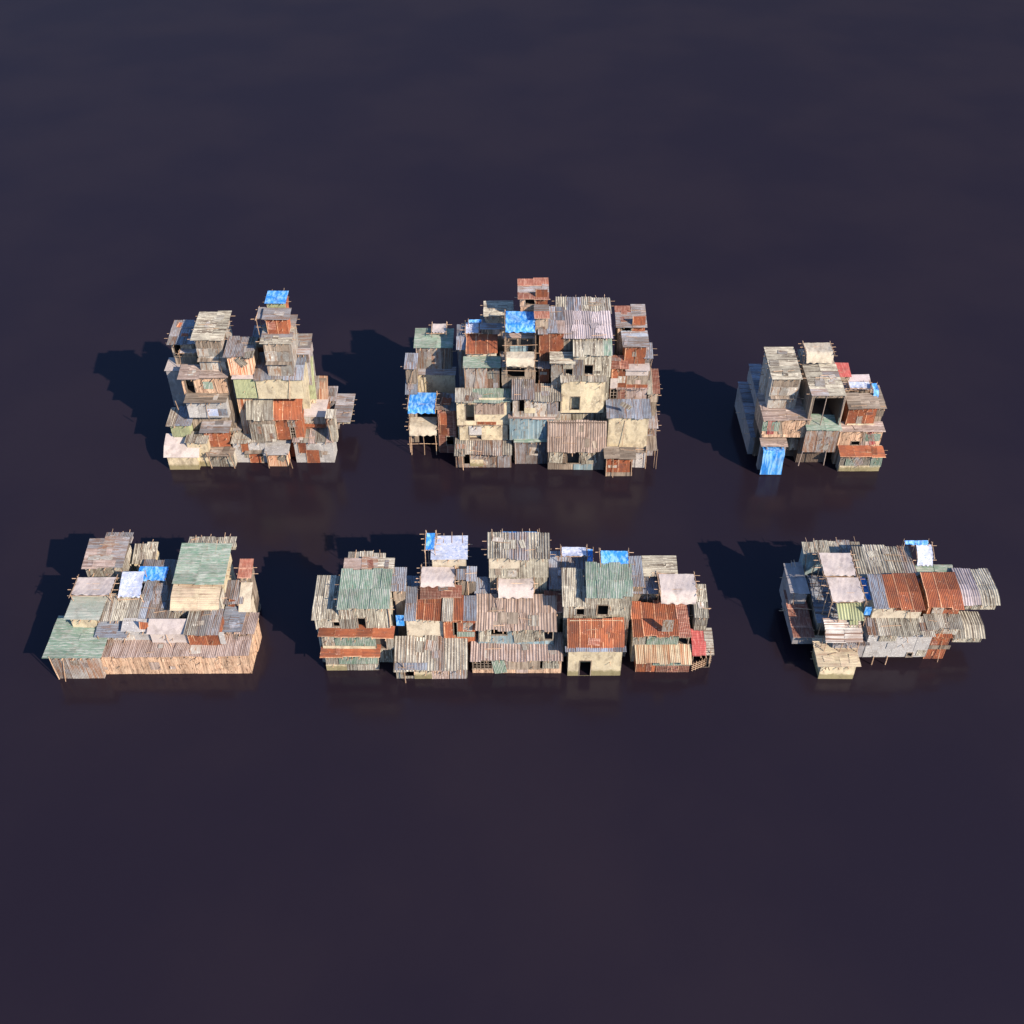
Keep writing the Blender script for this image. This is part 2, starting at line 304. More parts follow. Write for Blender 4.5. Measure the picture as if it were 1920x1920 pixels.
    patchwork(rb, O+N*.045, X, B, N, W, L, roof, sw=.95 if roof[:2] not in ('cc', 'cv', 'tb', 'tw') else 3.5, sl=1.5 if roof[:1] == 'r' else 2.1, pitch=p, amp=.034 if p > .2 else .02, prof=prof if drop else None, rx=rx, rag=.24)
    rp = RPAL.get(roof[:2].rstrip(',|'), ())
    if rp and not drop and not ('|' in roof and 'r' in roof.split('|')):
        for _ in range(int(W*L/4.5+U(0, 1.2))):
            pw, pl = U(.3, 1.1), U(.4, 1.2)
            if pw > W*.6 or pl > L*.8: continue
            sheet(rb, O+N*(.10+.008*_)+X*U(.1, W-pw-.1)+B*U(.1, L-pl-.05), X, B, N, pw, pl, random.choice(rp), .15, .015, rot=R(U(-14, 14)), rx=rx)
        for _ in range(int(W*L/9+U(0, 1))):    # loose battens weighing the sheets down
            a = O+N*.13+X*U(.1, W*.6)+B*U(.1, L*.85); rb.stick(a, a+X*U(.6, min(2., W*.5+.5))+B*U(-.25, .25), .028, 'st')
    for k, a0, b0, a1, b1 in o.get('rp', ()): patchwork(rb, O+N*.1+X*W*a0+B*L*b0, X, B, N, W*(a1-a0), L*(b1-b0), [k], sw=.8, sl=.9, pitch=p, amp=.02, rx=rx, rag=.05)
    ro = rb.build('roof', T)
    if rise >= .04 and roof[:2] not in ('cv', 'cc'):
        n = max(2, int(W/.95))
        for i in range(n):
            xx = -hw+w*(i+.5+U(-.25, .25))/n; e = U(.08, .28); zz = h-.07-(drop*.2)
            m = MB(); m.stick((xx, .25, zz), (xx+U(-.05, .05), -oh-e, zz-oh*sl-.02), .05, 'st'); m.build('rafter', ro)
    if o.get('k'):
        n = max(2, int(W/.75))
        for i in range(n):
            xx = -hw+w*(i+.5+U(-.3, .3))/n; m = MB(); m.stick((xx, d-.5, h+rise-.06), (xx+U(-.1, .1), d+U(.35, .75), h+rise+U(.0, .22)), .03); m.build('roof_pole', ro)
    if o.get('s'):
        n = max(2, int(d/.65))
        for i in range(n):
            yy = -oh+.1+(d+oh-.1)*(i+U(.1, .6))/n; zz = h-.05+(yy+oh)*sl; m = MB()
            m.stick((-hw-ohs-U(.0, .6), yy, zz), (hw+ohs+U(.15, .6), yy+U(-.08, .08), zz+U(-.03, .03)), .03); m.build('roof_pole', ro)
    for e in ex:
        if e[0] in 'DWG' and e[0] != 'W0' and len(e) == 5:
            k, a, b, c, f = e; m = MB(); t = .07; yo = -.075
            m.box(a-t, a, yo, .03, b, f+t, 'wg'); m.box(c, c+t, yo, .03, b, f+t, 'wg'); m.box(a, c, yo+.004, .03, f, f+t, 'wg')
            if k != 'D': m.box(a-t-.03, c+t+.03, yo-.03, .03, b-t, b-.003, 'wg')
            fo = m.build('door_frame' if k == 'D' else 'window_frame', T)
            if k == 'G':
                g = MB(); n = max(2, int((c-a)/.3)); q = max(2, int((f-b)/.3))
                for i in range(1, n): g.box(a+(c-a)*i/n-.03, a+(c-a)*i/n+.03, -.03, .01, b, f, 'wg')
                for i in range(1, q): g.box(a, c, -.055, -.032, b+(f-b)*i/q-.03, b+(f-b)*i/q+.03, 'wg')
                g.build('lattice', fo)
        elif e[0] == 'P':
            _, k, a, b, c, f, tl = e; m = MB()
            if abs(tl) > 1: 
                patchwork(m, Vector((a, -.10, b)), X, Z, -Y, c-a, f-b, [k], sw=50, sl=50, pitch=.14, amp=.015, jit=0, rag=0)
                ctr = Vector(((a+c)/2, 0, (b+f)/2)); M = Matrix.Rotation(R(tl), 3, 'Y'); m.v = [ctr+M @ (v-ctr) for v in m.v]
            else: patchwork(m, Vector((a, -.085, b)), X, Z, -Y, c-a, f-b, [k], sw=1.0, sl=1.6, pitch=.14, amp=.015, jit=.5, rag=0)
            po = m.build('patch_panel', T)
            if k != wall: po['label'] = LK[k]+' nailed to the wall'
        elif e[0] == 'L':
            m = MB(); m.stick((e[4], e[2], e[5]), (e[1], e[2], e[3]), .05, 'lw' if h > 3 else 'st', 6); m.build('post', T)
        elif e[0] == 'A':
            _, k, a, zz, c = e; m = MB(); v = Vector((0, -.5, -.12)).normalized()
            patchwork(m, Vector((a, -.02, zz)), X, v, X.cross(v)*-1, c-a, .5, [k], sw=1., sl=1., amp=.02, jit=.6, rag=.06); m.build('ledge', T)
    return T
def canopy(desc, group, xc, y, z, w, d, h, mat, rise, drop, o):
    nm = {'tb': 'tarp', 'tw': 'plastic_sheet', 'cv': 'canvas', 'cc': 'canvas'}.get(mat, 'sheet_roof')
    T = root(nm+'_canopy', desc, 'canopy', group, (xc, y, z), R(U(-1., 1.)))
    hw = w/2; m = MB(); a0, a1, a2 = U(0, 6), U(0, 6), U(0, 6)
    cloth = mat in ('tb', 'tw', 'cv', 'cc'); nu, nv = 30, 22
    def zf(x, t):
        zz = h+rise*t+drop*(1-max(0., 1-t/.42)**2)
        if cloth and drop < 2:
            zz += .02*math.sin(x*1.3+a0+t*2)+.014*math.sin(t*7+a1+x*.6)+.008*math.sin(x*6+t*4+a2)+.004*math.sin(x*13+a1-t*11)-.10*math.sin(math.pi*min(1, t))*(1-min(1., abs(x)/hw)**2)
        return zz
    if cloth:
        def P(i, j):
            t = j/nv; x = -hw+w*i/nu; ed = .04*math.sin(j*1.1+a0)
            yy = d*t**(1.6 if drop > 1.5 else 1.25 if drop > .3 else 1)+(.05*math.sin(i*.7+a1) if j == 0 and drop < 2 else 0)
            return Vector((x*(1+ed*.5)+ed*.3, yy, zf(x, t)+(.05*math.sin(i*.9+a2) if j == 0 and drop < 2 else 0)))
        L = math.hypot(d, rise+drop); m.grid(P, nu, nv, mat, lambda i, j: (w*i/nu, L*j/nv), Vector((0, 0, -.02)))
        m.build({'tb': 'tarp', 'tw': 'plastic_sheet'}.get(mat, 'canvas_sheet'), T)
    else:
        k = mat if isinstance(mat, str) else 'wg'
        B = Vector((0, d, rise+drop)).normalized(); N = X.cross(B)
        pr = (lambda q: Vector((0, 0, drop*.6*math.sin(math.pi*min(1., max(0., q.y/d)))))) if drop else None
        patchwork(m, Vector((-hw, 0, h)), X, B, N, w, math.hypot(d, rise+drop), [k], sw=1.1, sl=1.6, pitch=.26, amp=.035, rx=o.get('rx') == 'x', prof=pr, rag=.15); m.build('sheet', T)
    if o.get('st'):
        for s in (-1, 1):
            q = MB(); q.stick((s*hw*.98, d+.05, -.5), (s*hw, d+.05, h+rise+drop+.3), .04); q.build('pole', T)
        return
    top = lambda t: h+rise*t+drop*(1-max(0., 1-t/.42)**2)
    for s in (-1, 1):
        for t in (0., .5, 1.) if d > 2.2 and o.get('cb') else (0., 1.):
            if t == 0 and drop > .35: t = .30
            q = MB(); yy = d*t; q.stick((s*(hw+.05)+U(-.12, .12), yy+U(-.1, .1), -.35 if z > .1 else -.6), (s*(hw+.05), yy, top(t)+U(.08, .3)), .036); q.build('pole', T)
        if o.get('cb'):
            q = MB(); q.stick((s*(hw+.07), -.35 if drop < .3 else .1, top(.0 if drop < .3 else .3)+.0), (s*(hw+.07)+U(-.05, .05), d+.35, top(1)+.02), .034); q.build('crossbar', T)
    if o.get('cb'):
        for t in (.02, .36, .7, .99) if d > 1.8 else (.05, .97):
            if drop > .3 and t < .2: t = .2
            q = MB(); q.stick((-hw-U(.3, .65), d*t, top(t)-.13), (hw+U(.3, .65), d*t+U(-.08, .08), top(t)-.12), .034); q.build('crossbar', T)
        q = MB(); zz = h*U(.3, .5); q.stick((-hw-.35, d*.3, zz), (hw+.3, d*.3, zz+U(-.1, .1)), .03); q.build('crossbar', T)
    if o.get('leg'):
        for s in (-.9, .0, .9) if w > 2 else (.7,):
            q = MB(); q.stick((s*hw+U(-.15, .05), .15, -.5), (s*hw, .15, h), .04); q.build('pole', T)
# ---------------------------------------------------------------- the water
wm = MB(); wm.quad((0, 1, 2, 3), 'g', ((0, 0), (1, 0), (1, 1), (0, 1)), (0, 0)); S_ = 2500
wm.v = [Vector(p) for p in ((-S_, -S_+500, 0), (S_, -S_+500, 0), (S_, S_+500, 0), (-S_, S_+500, 0))]
water = wm.build('water'); water.data.materials.clear(); water.data.materials.append(water_mat()); water['kind'] = 'structure'
# ---------------------------------------------------------------- the shacks and canopies, in metres
# 'S': label, group, x, y, z, width, depth, height, wall, roof, rise, options, front details
# 'T': label, group, x, y, z, width, depth, height, cloth, rise, drop, options
ROWS = [
('S', 'green-roofed front corner shack with streaked grey wall in lower left block', 'shacks of the lower left block', -37.096, 60.13, 0.02, 3.893, 3.953, 2.903, 'ru', 'gn', 0.3, {'rx': 'x', 'oh': 0.3, 'ohs': 0.5, 'gf': 1}, [('L', -1.902, -0.3, 3.071, -1.794, 0.228)]),
('S', 'long low shack walled in peach planks in lower left block', 'shacks of the lower left block', -28.997, 60.657, 0.02, 12.882, 2.869, 2.231, 'wp', 'pk', 0.25, {'oh': 0.05, 'ohs': 0.05}, []),
('S', 'slightly raised pinkish-roofed shack at right end over planks in lower left block', 'shacks of the lower left block', -23.761, 63.03, 2.271, 2.72, 1.936, 0.505, 'wp', 'pk', 0.1, {'lo': 0.196}, []),
('S', 'small grey-green roofed cream shack behind corner shack in lower left block', 'shacks of the lower left block', -36.867, 63.11, 2.943, 2.011, 2.511, 1.36, 'co', 'gg', 0.2, {'rx': 'x', 'ohs': 0.5, 'lo': 0.674}, []),
('S', 'little shack with two small windows and blue-grey roof in lower left block', 'shacks of the lower left block', -34.347, 62.295, 2.271, 2.297, 1.13, 0.957, 'wf', 'gb', 0.3, {'rx': 'x', 'ohs': 0.2, 'oh': 0.35}, [('W', -0.977, 0.118, -0.779, 0.706), ('W', -0.211, 0.203, -0.068, 0.79), ('L', -1.035, -0.5, 1.244, -1.044, -0.606)]),
('S', 'flaky white-walled shack beside grey canvas in lower left block', 'shacks of the lower left block', -32.208, 62.357, 2.271, 2.122, 0.734, 1.472, 'wf', 'wf', 0.3, {}, [('P', 'r', 0.481, 1.472, 1.163, 2.458, 8)]),
('S', 'shack hung with grey-beige canvas in lower left block', 'shacks of the lower left block', -29.323, 62.046, 2.271, 3.201, 0.793, 1.719, 'cv', 'cv', 0.2, {'drop': 0.25}, []),
('S', 'shack with bright rust front and striped roof in lower left block', 'shacks of the lower left block', -26.31, 61.784, 2.271, 2.679, 1.86, 1.834, 'r', 'gp|ru|g', 0.4, {'oh': 0.3}, [('P', 'wf', 1.37, 0.337, 1.768, 1.834, 0)]),
('S', 'cream striped roof shack beneath canvas canopy in lower left block', 'shacks of the lower left block', -34.266, 63.482, 3.051, 3.461, 2.029, 0.964, 'wf', 'cs,gp', 0.5, {'oh': 0.3, 'ohs': 0.3, 'lo': 0.1}, []),
('S', 'tall striped roof shack with blue and rust sheets in lower left block', 'shacks of the lower left block', -30.612, 63.449, 2.751, 3.465, 3.893, 1.133, 'wf', 'gb|ru,g|gp', 0.7, {'oh': 0.3, 'lo': 0.1}, []),
('S', 'shack under broad cream rounded roof in lower left block', 'shacks of the lower left block', -27.248, 63.965, 4.125, 3.909, 2.054, 0.933, 'gp', 'cp', 0.6, {'rx': 'x', 'drop': 0.45, 'oh': 0.3, 'ohs': 0.1, 'lo': 0.1}, []),
('S', 'tall shack with large scratched green roof in lower left block', 'shacks of the lower left block', -27.139, 66.231, 5.079, 3.898, 3.308, 0.972, 'co', 'gn', 0.8, {'rx': 'x', 'oh': 0.6, 'ohs': 0.25, 'k': 1, 'gf': 1, 'lo': 0.1}, []),
('S', 'narrow cream strip roof behind large green roof in lower left block', 'shacks of the lower left block', -27.029, 70.632, 5.45, 3.973, 0.5, 0.683, 'cs', 'cs', 0.1, {'k': 1}, []),
('S', 'shack with patched grey-brown roof and cream striped wall in lower left block', 'shacks of the lower left block', -36.351, 68.49, 4.035, 3.337, 2.628, 1.446, 'gp', 'g,pk|ru,pk|g,pk', 0.7, {'rp': [('gw', 0.1, 0.25, 0.7, 0.4), ('pk', 0.0, 0.0, 0.8, 0.22)], 'rx': 'x', 'oh': 0.3, 'ohs': 0.1, 'lo': 0.1}, []),
('S', 'small grey ridge-roofed room behind patched roof in lower left block', 'shacks of the lower left block', -35.906, 71.72, 5.281, 2.191, 0.675, 0.36, 'g', 'g', 0.1, {'k': 1}, []),
('S', 'low cream striped roof shack behind patched roof in lower left block', 'shacks of the lower left block', -33.302, 69.849, 4.035, 1.813, 1.488, 0.497, 'co', 'cs', 0.8, {'k': 1, 'lo': 0.1}, []),
('S', 'shaded lilac roof room behind blue tarp in lower left block', 'shacks of the lower left block', -31.299, 67.431, 4.035, 3.32, 2.064, 0.496, 'g', 'g', 0.4, {'lo': 0.1}, []),
('T', 'taut grey-beige canvas canopy on crossed bamboo in lower left block', 'canopies of the lower left block', -36.488, 64.933, 4.303, 3.321, 2.102, 1.0, 'cv', 0.1, 0.0, {'cb': 1}),
('T', 'pale blue-white plastic sheet sloping over roofs in lower left block', 'canopies of the lower left block', -33.284, 65.111, 4.015, 1.946, 2.24, 0.9, 'tw', 0.9, 0.0, {'cb': 0}),
('T', 'bright blue tarp behind pale plastic sheet in lower left block', 'canopies of the lower left block', -31.83, 66.947, 4.015, 2.56, 1.476, 1.1, 'tb', 0.3, 0.0, {'cb': 0}),
('S', 'narrow side shack with weathered blue-grey flat roof in lower left block', 'shacks of the lower left block', -24.266, 62.951, 2.271, 1.618, 2.374, 0.84, 'wg', 'gb', 0.2, {'rx': 'x', 'lo': 0.274}, []),
('S', 'cream draped back shack at right edge in lower left block', 'shacks of the lower left block', -23.423, 65.011, 2.796, 0.726, 1.811, 0.669, 'wg', 'cc', 1.0, {'drop': 0.3, 'side': 'cc', 'lo': 0.1}, []),
('S', 'small striped grey side room with rust scrap in lower left block', 'shacks of the lower left block', -24.399, 65.501, 3.131, 1.408, 1.895, 0.832, 'g', 'g,gb', 0.6, {'lo': 0.1}, [('P', 'r', -0.419, 0.251, 0.049, 1.163, 15)]),
('S', 'rusty pink sheet room with poking poles at right edge in lower left block', 'shacks of the lower left block', -23.578, 67.42, 4.376, 0.909, 1.273, 0.902, 'wg', 'rm', 0.5, {'rx': 'x', 's': 1, 'lo': 0.1}, []),
('S', 'stained concrete front corner room in upper left pile', 'shacks of the upper left pile', -35.074, 89.308, 0.02, 3.107, 1.952, 1.901, 'co', 'cv', 0.9, {'oh': 0.1, 'drop': 0.5, 'ohs': 0.3, 'mo': 1}, []),
('S', 'tall plain concrete room behind canvas drape in upper left pile', 'shacks of the upper left pile', -33.365, 89.89, 0.02, 2.134, 1.376, 3.257, 'co', 'gp,gb', 0.2, {'mo': 0}, []),
('S', 'pale striped room behind two thin posts in upper left pile', 'shacks of the upper left pile', -31.084, 89.832, 0.02, 2.678, 1.049, 1.8, 'gp', 'wg', 0.1, {'rx': 'x', 'oh': 0.7}, [('L', -1.296, -0.6, 2.329, -1.042, 0.196), ('L', 1.101, -0.6, 2.255, 1.422, 0.196)]),
('S', 'flaky white room with small rust panels in upper left pile', 'shacks of the upper left pile', -28.079, 90.555, 0.02, 3.459, 1.328, 2.734, 'wf', 'gp', 0.2, {}, [('P', 'r', -0.839, 1.4, -0.127, 2.734, 0), ('P', 'r', -0.162, -0.0, 0.975, 1.475, 0), ('W', 1.091, 0.046, 1.229, 1.101), ('A', 'wg', -0.497, 1.624, 1.826)]),
('S', 'orange striped room with porch posts in upper left pile', 'shacks of the upper left pile', -25.084, 89.89, 0.02, 1.965, 1.539, 1.785, 'rs', 'wf,g', 0.3, {'rx': 'x', 'oh': 0.5, 'ohs': 0.3}, [('L', -0.994, -0.5, 2.209, -0.958, 0.072), ('L', 1.234, -0.5, 2.135, 1.546, 0.072), ('P', 'gp', 0.192, 0.709, 0.845, 1.681, 30)]),
('S', 'flaky white right corner room with large rust panel in upper left pile', 'shacks of the upper left pile', -21.216, 90.555, 0.02, 4.055, 2.128, 2.808, 'wf', 'pk,gp', 0.4, {}, [('P', 'r', -1.591, 1.296, -0.818, 2.734, 0), ('P', 'r', -0.848, -0.03, 0.468, 1.698, 0)]),
('S', 'rust tower room with grey roof near front left in upper left pile', 'shacks of the upper left pile', -31.405, 90.75, 1.84, 2.485, 1.949, 2.348, 'r', 'g', 0.3, {'rx': 'x', 'oh': 0.4, 'ohs': 0.3, 'lo': 0.1}, []),
('S', 'low striped room right of front rust tower in upper left pile', 'shacks of the upper left pile', -29.778, 91.887, 1.84, 1.374, 1.523, 1.552, 'gp', 'ru,cs', 0.3, {'lo': 0.1}, []),
('S', 'pale green panelled room under blue-grey striped roof in upper left pile', 'shacks of the upper left pile', -35.141, 90.913, 3.297, 1.884, 2.369, 1.494, 'pg', 'gb,gp', 0.4, {'oh': 0.3, 'ohs': 0.35, 'lo': 0.1}, []),
('S', 'flaky white wall room below wooden shack in upper left pile', 'shacks of the upper left pile', -31.723, 90.813, 5.791, 4.075, 0.832, 2.091, 'wf', 'wg', 0.1, {'lm': 'wg', 'rx': 'x', 'oh': 0.5}, [('P', 'tw', -0.007, 0.199, 1.038, 1.087, 0), ('P', 'gb', 1.1, 0.241, 1.97, 1.087, 0), ('L', -3.095, -0.2, 2.2, -2.978, 1.086)]),
('S', 'peach plank shack with dark doorway and green panel in upper left pile', 'shacks of the upper left pile', -31.795, 91.928, 7.903, 4.7, 1.596, 2.183, 'wp', 'lw', 0.3, {'lm': 'wg', 'rx': 'x', 'oh': 0.4, 'ohs': 0.2, 'lo': 0.1}, [('D', -1.932, 0.139, -1.154, 1.748), ('P', 'gn', -0.148, 0.72, 0.773, 1.612, 0), ('P', 'wp', 1.106, 0.028, 1.567, 2.156, -4)]),
('S', 'grey tower with cream slat roof left of centre in upper left pile', 'shacks of the upper left pile', -30.826, 92.754, 10.105, 2.594, 4.314, 3.94, 'gw', 'cs', 0.5, {'rx': 'x', 'oh': 0.2, 'ohs': 0.35, 's': 1, 'lo': 0.47}, [('P', 'wg', -1.199, 2.91, 1.226, 3.849, 0), ('P', 'gw', -1.276, 1.96, 1.164, 2.831, 0), ('A', 'wg', -1.359, 1.668, 1.604)]),
('S', 'open-sided room with striped roof at far left top in upper left pile', 'shacks of the upper left pile', -34.398, 95.248, 10.385, 2.385, 3.319, 1.662, 'wg', 'ru,g|gb', 0.6, {'oh': 0.3, 'ohs': 0.3, 's': 1, 'lo': 0.1}, [('W', -0.927, 0.204, -0.215, 1.555)]),
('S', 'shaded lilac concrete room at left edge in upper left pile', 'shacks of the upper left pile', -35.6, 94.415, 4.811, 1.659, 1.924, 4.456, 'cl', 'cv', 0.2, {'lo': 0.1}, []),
('T', 'small lilac cloth canopy on thin poles in upper left pile', 'canopies of the upper left pile', -33.674, 94.404, 10.085, 1.849, 1.59, 1.3, 'cv', 0.1, 0.0, {'cb': 1}),
('S', 'broad cream concrete room at pile centre in upper left pile', 'shacks of the upper left pile', -23.807, 90.871, 8.12, 4.735, 3.43, 2.493, 'co', 'gb,ru,g|gb,g|gb', 0.5, {'oh': 0.1, 'drop': 0.35, 'lo': 2.029}, []),
('S', 'pale green sheet wall room beside cream concrete in upper left pile', 'shacks of the upper left pile', -27.362, 90.993, 8.12, 2.205, 0.985, 2.413, 'pg', 'cv', 0.1, {'oh': 0.15, 'lm': 'wg'}, []),
('S', 'orange striped room with broken panel below grey roof in upper left pile', 'shacks of the upper left pile', -27.569, 91.437, 10.553, 2.428, 2.66, 2.413, 'rs', 'g,ru|g|gp,ru', 0.4, {'oh': 0.35, 'ohs': 0.3, 'lo': 0.241}, [('P', 'gp', -0.287, 1.096, 0.501, 2.283, -35)]),
('S', 'grey weathered tower on the blue-grey roof in upper left pile', 'shacks of the upper left pile', -23.535, 91.108, 10.633, 2.499, 4.216, 4.023, 'gw', 'cs,g', 0.5, {'rx': 'x', 'oh': 0.2, 'ohs': 0.3, 's': 1, 'lo': 2.893}, [('P', 'wg', -1.164, 3.032, 1.301, 3.933, 0), ('P', 'gw', -1.126, 1.859, 1.244, 2.955, 0), ('A', 'wg', -1.248, 1.82, 1.164)]),
('S', 'narrow rust room with folded roof sheet in upper left pile', 'shacks of the upper left pile', -26.098, 95.135, 10.633, 1.008, 1.333, 2.308, 'r', 'gb', 0.4, {'oh': 0.3, 'ohs': 0.2, 'k': 0, 'lo': 0.1}, []),
('S', 'rust tower room near the very top in upper left pile', 'shacks of the upper left pile', -23.425, 92.392, 14.676, 2.087, 1.251, 1.992, 'r', 'g', 0.3, {'rx': 'x', 'oh': 0.3, 'ohs': 0.3}, []),
('S', 'topmost pale green room under blue tarp roof in upper left pile', 'shacks of the upper left pile', -23.648, 94.138, 16.688, 1.839, 1.632, 0.766, 'pg', 'tb', 0.2, {'oh': 0.2, 'ohs': 0.1, 's': 1, 'k': 1, 'side': 'r', 'lo': 0.1}, []),
('T', 'small teal cloth awning left of top rust tower in upper left pile', 'canopies of the upper left pile', -25.03, 92.628, 14.656, 0.83, 1.545, 1.8, 'cl', 0.3, 0.0, {'cb': 1}),
('S', 'brown and grey patched back room right of tower in upper left pile', 'shacks of the upper left pile', -21.815, 93.881, 10.633, 1.442, 2.374, 0.943, 'g', 'g,ru', 0.8, {'rx': 'x', 'lo': 0.119}, []),
('S', 'brown striped room with open gallery under curved cream sheets in upper left pile', 'shacks of the upper left pile', -26.374, 90.687, 2.774, 2.546, 1.377, 3.206, 'gp', 'cs|gp', 1.3, {'drop': 0.6, 'oh': 0.3}, [('P', 'wg', -1.145, 2.236, 1.48, 3.035, 0)]),
('S', 'rust-fronted room under broad rust roof in upper left pile', 'shacks of the upper left pile', -23.56, 91.025, 2.774, 2.884, 1.431, 2.939, 'r', 'r', 1.3, {'oh': 0.3, 'ohs': 0.05, 'drop': 0.15, 'lo': 0.558}, [('P', 'gw', -0.056, 1.677, 0.647, 2.611, 0), ('G', 0.072, 0.074, 0.49, 1.532)]),
('S', 'canvas-roofed box with plank front and rust side in upper left pile', 'shacks of the upper left pile', -21.058, 92.067, 3.628, 2.334, 2.535, 1.479, 'wg', 'cv', 0.3, {'drop': 0.3, 'side': 'r', 'oh': 0.1, 'lo': 0.316}, [('P', 'r', -1.232, 0.029, 1.109, 0.437, 0)]),
('S', 'orange and grey striped slope at right flank in upper left pile', 'shacks of the upper left pile', -20.589, 94.493, 4.028, 1.441, 0.755, 1.525, 'r', 'ru|rs', 2.2, {'oh': 0.1}, []),
('S', 'pale green lean-to on cream right flank in upper left pile', 'shacks of the upper left pile', -21.595, 93.763, 4.828, 1.19, 0.884, 1.365, 'co', 'pg', 4.5, {'oh': 0.1}, []),
('S', 'small striped grey lean-to on right flank in upper left pile', 'shacks of the upper left pile', -19.91, 96.612, 2.848, 0.921, 1.51, 1.039, 'g', 'g', 0.6, {'oh': 0.1, 'lo': 0.1}, []),
('S', 'overhanging grey slat roof room at far right in upper left pile', 'shacks of the upper left pile', -18.483, 94.706, 2.22, 1.338, 3.385, 1.07, 'cs', 'g', 0.3, {'rx': 'x', 's': 1, 'fl': 1, 'oh': 1.4, 'ohs': 0.3}, []),
('S', 'striped cream side wall room at right corner in upper left pile', 'shacks of the upper left pile', -18.977, 90.528, 2.848, 0.774, 0.823, 3.074, 'gp', 'gp', 0.3, {}, []),
('S', 'shaded dark inner room between two towers in upper left pile', 'shacks of the upper left pile', -29.628, 94.389, 2.774, 2.231, 0.765, 2.345, 'wg', 'wg', 0.2, {}, []),
('S', 'grey striped-roof room with doorway and leaning post in upper middle pile', 'shacks of the upper middle pile', -3.048, 89.694, 0.02, 5.871, 1.702, 2.024, 'ru', 'gp|gp|ru|gb,ru|gp', 0.4, {'oh': 0.5, 'ohs': 0.1, 'p': 0.24}, [('D', -2.088, 0.491, -1.45, 1.986), ('P', 'g', 1.543, -0.0, 2.935, 1.697, 0), ('P', 'co', -1.4, 0.177, -0.053, 1.076, 0), ('L', -2.252, -0.5, 2.556, -2.176, -0.002)]),
('S', 'plain grey corrugated front room below blue boards in upper middle pile', 'shacks of the upper middle pile', 2.053, 90.327, 0.02, 3.404, 0.5, 3.004, 'g', 'gn', 0.1, {'rx': 'x', 'oh': 0.25, 'gf': 1}, [('L', -1.751, -0.1, 3.117, -1.683, 0.018)]),
('S', 'open-front room under tall brown striped roof in upper middle pile', 'shacks of the upper middle pile', 6.826, 89.316, 0.02, 5.969, 1.018, 2.597, 'wg', 'ps', 2.9, {'oh': 0.2, 'ohs': 0.1, 'p': 0.26}, [('W', -1.433, 0.822, 0.312, 2.368), ('P', 'cs', -2.793, 0.92, -1.489, 2.463, 5), ('P', 'cs', 0.432, 0.783, 2.12, 2.521, -12), ('P', 'bb', -0.211, -0.0, 1.799, 0.783, 0), ('G', -1.815, 0.822, -1.153, 2.368)]),
('S', 'pale flaky corner room behind rust shed in upper middle pile', 'shacks of the upper middle pile', 12.027, 89.694, 0.02, 4.355, 1.738, 2.12, 'wf', 'wg', 0.2, {'oh': 0.2}, []),
('S', 'small rust-fronted shed standing in front of right corner in upper middle pile', 'shacks of the upper middle pile', 11.31, 88.219, 0.02, 2.657, 0.859, 2.591, 'r', 'wg', 0.3, {'rx': 'x', 'oh': 0.4, 'ohs': 0.3}, [('P', 'cc', -1.338, 2.4, 1.24, 2.629, 0), ('P', 'wg', -1.268, 0.0, 1.406, 0.509, 0), ('L', -1.384, -0.1, 2.667, -1.321, 0.001), ('L', 1.22, -0.1, 2.667, 1.347, 0.099)]),
('T', 'grey plank lean-to with thin leg at right in upper middle pile', 'canopies of the upper middle pile', 14.821, 89.427, 0.0, 1.102, 2.3, 2.4, 'wg', 0.3, 0.0, {'cb': 0, 'leg': 1}),
('S', 'broad cream concrete room under blue-grey roof in upper middle pile', 'shacks of the upper middle pile', 12.182, 90.177, 2.16, 4.108, 1.994, 4.131, 'co', 'gb', 0.5, {'oh': 0.2, 'ohs': 0.25, 'drop': 0.2, 'lo': 0.955}, [('P', 'gp', -1.036, 5.279, 0.157, 5.819, 30)]),
('S', 'faded blue board room in upper middle pile', 'shacks of the upper middle pile', 2.06, 90.558, 3.044, 4.586, 0.696, 2.812, 'bb', 'lw', 0.1, {'rx': 'x', 'oh': 0.15}, []),
('S', 'stained concrete room above striped roof in upper middle pile', 'shacks of the upper middle pile', -3.021, 91.234, 2.544, 5.11, 0.701, 1.899, 'co', 'wg', 0.1, {'oh': 0.1}, [('P', 'wf', -1.5, 0.708, -0.24, 1.843, 0), ('W', -1.486, 0.038, -0.264, 0.612), ('P', 'r', -0.681, 2.031, 1.305, 2.405, 0)]),
('S', 'concrete room with tall dark doorway at left in upper middle pile', 'shacks of the upper middle pile', -2.991, 91.206, 4.464, 5.61, 1.51, 3.171, 'co', 'gp|gn|gn|gn', 0.3, {'oh': 0.4, 'ohs': 0.1, 'gf': 1, 'lo': 0.429}, [('D', -1.864, 0.599, -0.978, 2.681), ('P', 'ps', -0.791, 1.434, 2.125, 2.863, 0), ('P', 'co', -0.423, 2.863, 2.882, 3.532, 0)]),
('S', 'striped grey roof room with narrow doorway at centre in upper middle pile', 'shacks of the upper middle pile', 1.151, 90.66, 5.877, 2.131, 2.432, 2.49, 'gw', 'gp,g', 0.4, {'oh': 0.35, 'p': 0.22, 'lo': 0.294}, [('D', -0.411, 0.771, 0.124, 2.49), ('P', 'co', 0.168, 0.588, 1.251, 1.227, 0)]),
('S', 'rusty striped roof room left of concrete doorway in upper middle pile', 'shacks of the upper middle pile', 3.676, 90.66, 5.877, 2.734, 2.024, 2.221, 'gw', 'ru,gp', 0.4, {'oh': 0.3, 'p': 0.22, 'lo': 0.294}, [('P', 'g', 0.043, 0.442, 1.094, 1.951, 0), ('D', 1.098, 0.771, 1.437, 2.131)]),
